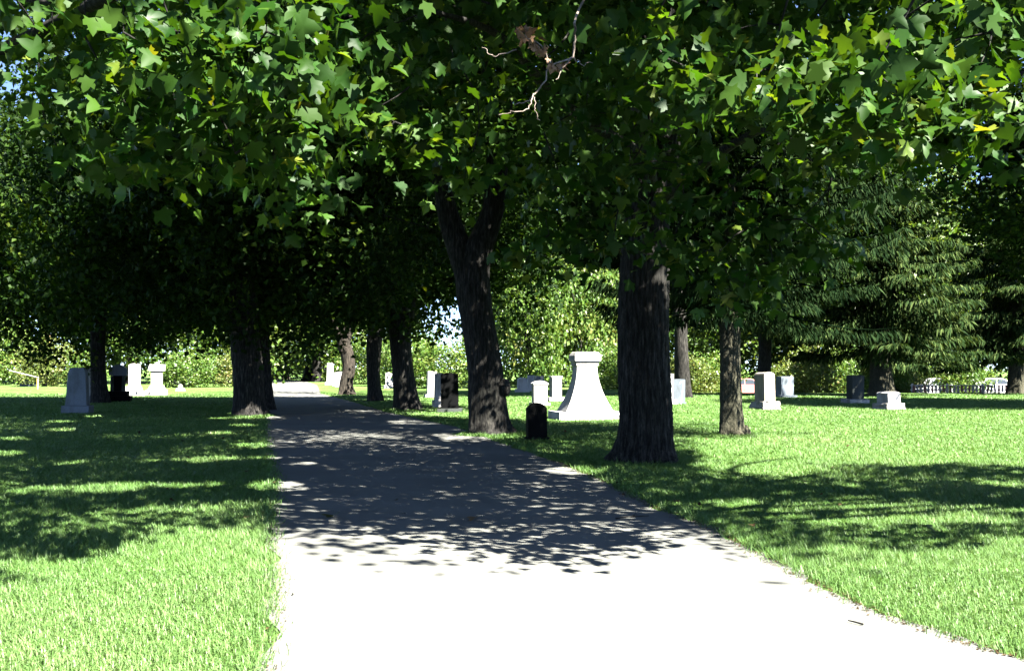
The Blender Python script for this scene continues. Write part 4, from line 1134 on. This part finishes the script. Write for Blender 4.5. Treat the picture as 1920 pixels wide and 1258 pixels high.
td = np.min([np.hypot(G[:, 0] - a_, G[:, 1] - b_) - c_ for a_, b_, c_ in TRUNKS], 0)
hgt = (0.036 + 0.034 * patch + 0.06 * np.exp(-np.maximum(td, 0) / 0.15) + 0.045 * np.exp(-el / 0.12)) * rng.uniform(.55, 1.4, n)
az = rng.uniform(0, 6.283, n); lean = rng.uniform(0.3, 1.35, n)
dx = np.cos(az) * lean; dy = np.sin(az) * lean
px = -np.sin(az + rng.normal(0, .6, n)); py = np.cos(az)
b0 = np.stack([G[:, 0], G[:, 1], np.zeros(n)], 1)
sd = np.stack([px, py, np.zeros(n)], 1) * wide[:, None]
mid = b0 + np.stack([dx * 0.35 * hgt, dy * 0.35 * hgt, 0.6 * hgt], 1)
tip = b0 + np.stack([dx * hgt, dy * hgt, hgt * (1 - 0.25 * lean)], 1)
patch2 = 0.5 + 0.5 * np.sin(G[:, 0] * 0.55 + 2.0 * np.sin(G[:, 1] * 0.31)) * np.sin(G[:, 1] * 0.47 + 1.5 * np.sin(G[:, 0] * 0.4))
rv = np.clip(rng.random(n) * 0.62 + 0.18 * patch + 0.2 * patch2, 0, 1)
near = dist < 8.2
V1 = np.stack([b0 - sd, b0 + sd, mid + sd * 0.8, mid - sd * 0.8, tip], 1)[near].reshape(-1, 3)
i0 = (np.arange(int(near.sum())) * 5)[:, None]
F1 = np.concatenate([i0 + np.array([0, 1, 2]), i0 + np.array([0, 2, 3]), i0 + np.array([3, 2, 4])], 0)
V2 = np.stack([b0 - sd * 1.15, b0 + sd * 1.15, tip], 1)[~near].reshape(-1, 3)
F2 = (np.arange(int((~near).sum())) * 3)[:, None] + np.array([0, 1, 2]) + len(V1)
V = np.vstack([V1, V2]); F = np.vstack([F1, F2])
rr_ = np.concatenate([np.repeat(rv[near], 5), np.repeat(rv[~near], 3)])
gr = link('grass', np_mesh('grass', V, F, rnd=rr_), M['grass'])
tag(gr, 'short mown grass blades covering the lawn', 'grass', kind='stuff')

# litter of clippings and crumbs along the lane's edges
nl = 2600
yy = rng.uniform(4.5, 18, nl); side = rng.random(nl) < 0.7
xx = np.where(side, lane_r(yy) - np.abs(rng.normal(0, .07, nl)) + 0.03, lane_l(yy) + np.abs(rng.normal(0, .06, nl)) - 0.02)
pos = np.stack([xx, yy, np.full(nl, 0.016)], 1)
nw = 90
wy = rng.uniform(9.5, 30, nw); wx = rng.uniform(-0.45, 0.45, nw) * wy
on = (wx > lane_l(wy)) & (wx < lane_r(wy))
wp_ = np.stack([wx, wy, np.where(on, 0.02, 0.055)], 1)[~on | (rng.random(nw) < 0.35)]
ll = link('fallen_leaves', leaf_mesh('fallen_leaves', wp_, 0.06, L_MID, rng, up=2.5, down=0.0), M['litter']); tag(ll, 'scattered brown fallen leaves on the lawn and lane', 'leaves', kind='stuff')
lm = leaf_mesh('leaf_litter', pos, 0.022, L_MIN, rng, up=6.0, down=0.0)
lo = link('leaf_litter', lm, M['litter']); tag(lo, 'dry clippings and crumbs along the edges of the lane', 'litter', kind='stuff')

# fallen leaves and twigs on the lane
for lab, x, y, rz, sz in [('fallen yellowish leaf on the shaded lane, nearest the left grass edge', -1.89, 11.04, 0.6, 0.15), ('fallen leaf in the middle of the shaded lane', -0.37, 10.89, 2.4, 0.12),
                      ('small pale leaf lying on the grass at the right', 3.95, 10.06, 4.0, 0.13)]:
    o = bpy.data.objects.new('fallen_leaf', near_leaf_meshes[1].copy()); COL.objects.link(o)
    o.data.materials.clear(); o.data.materials.append(M['fallen'])
    o.location = (x, y, 0.07 if x > 3 else 0.035); o.rotation_euler = (random.uniform(-.2, .2), random.uniform(-.2, .2), rz); o.scale = (sz,) * 3
    tag(o, lab, 'leaf', 'fallen leaves')
for lab, x, y, rz, L in [('forked thin twig on the shaded lane near the right edge', 1.27, 11.04, 0.5, 0.42), ('short dark twig on the sunlit lane at the lower right', 2.13, 6.5, 2.2, 0.11), ('tiny dark twig bit on the sunlit lane near the left edge', -1.53, 7.31, 1.8, 0.035)]:
    a = Acc()
    a.add(*tube(catmull([(-L / 2, 0, 0.012), (0, 0.03 * L, 0.016), (L / 2, -0.02 * L, 0.014)], 8), np.linspace(0.007, 0.004, 8) * (1 if L > .1 else .8), 6))
    if L > 0.3: a.add(*tube(catmull([(0, 0.01, 0.014), (0.1, 0.08, 0.03), (0.16, 0.15, 0.02)], 6), np.linspace(0.005, 0.003, 6), 5))
    o = link('fallen_twig', a.mesh('fallen_twig'), M['bark']); o.location = (x, y, 0.006); o.rotation_euler = (0, 0, rz)
    tag(o, lab, 'twig', 'fallen twigs')
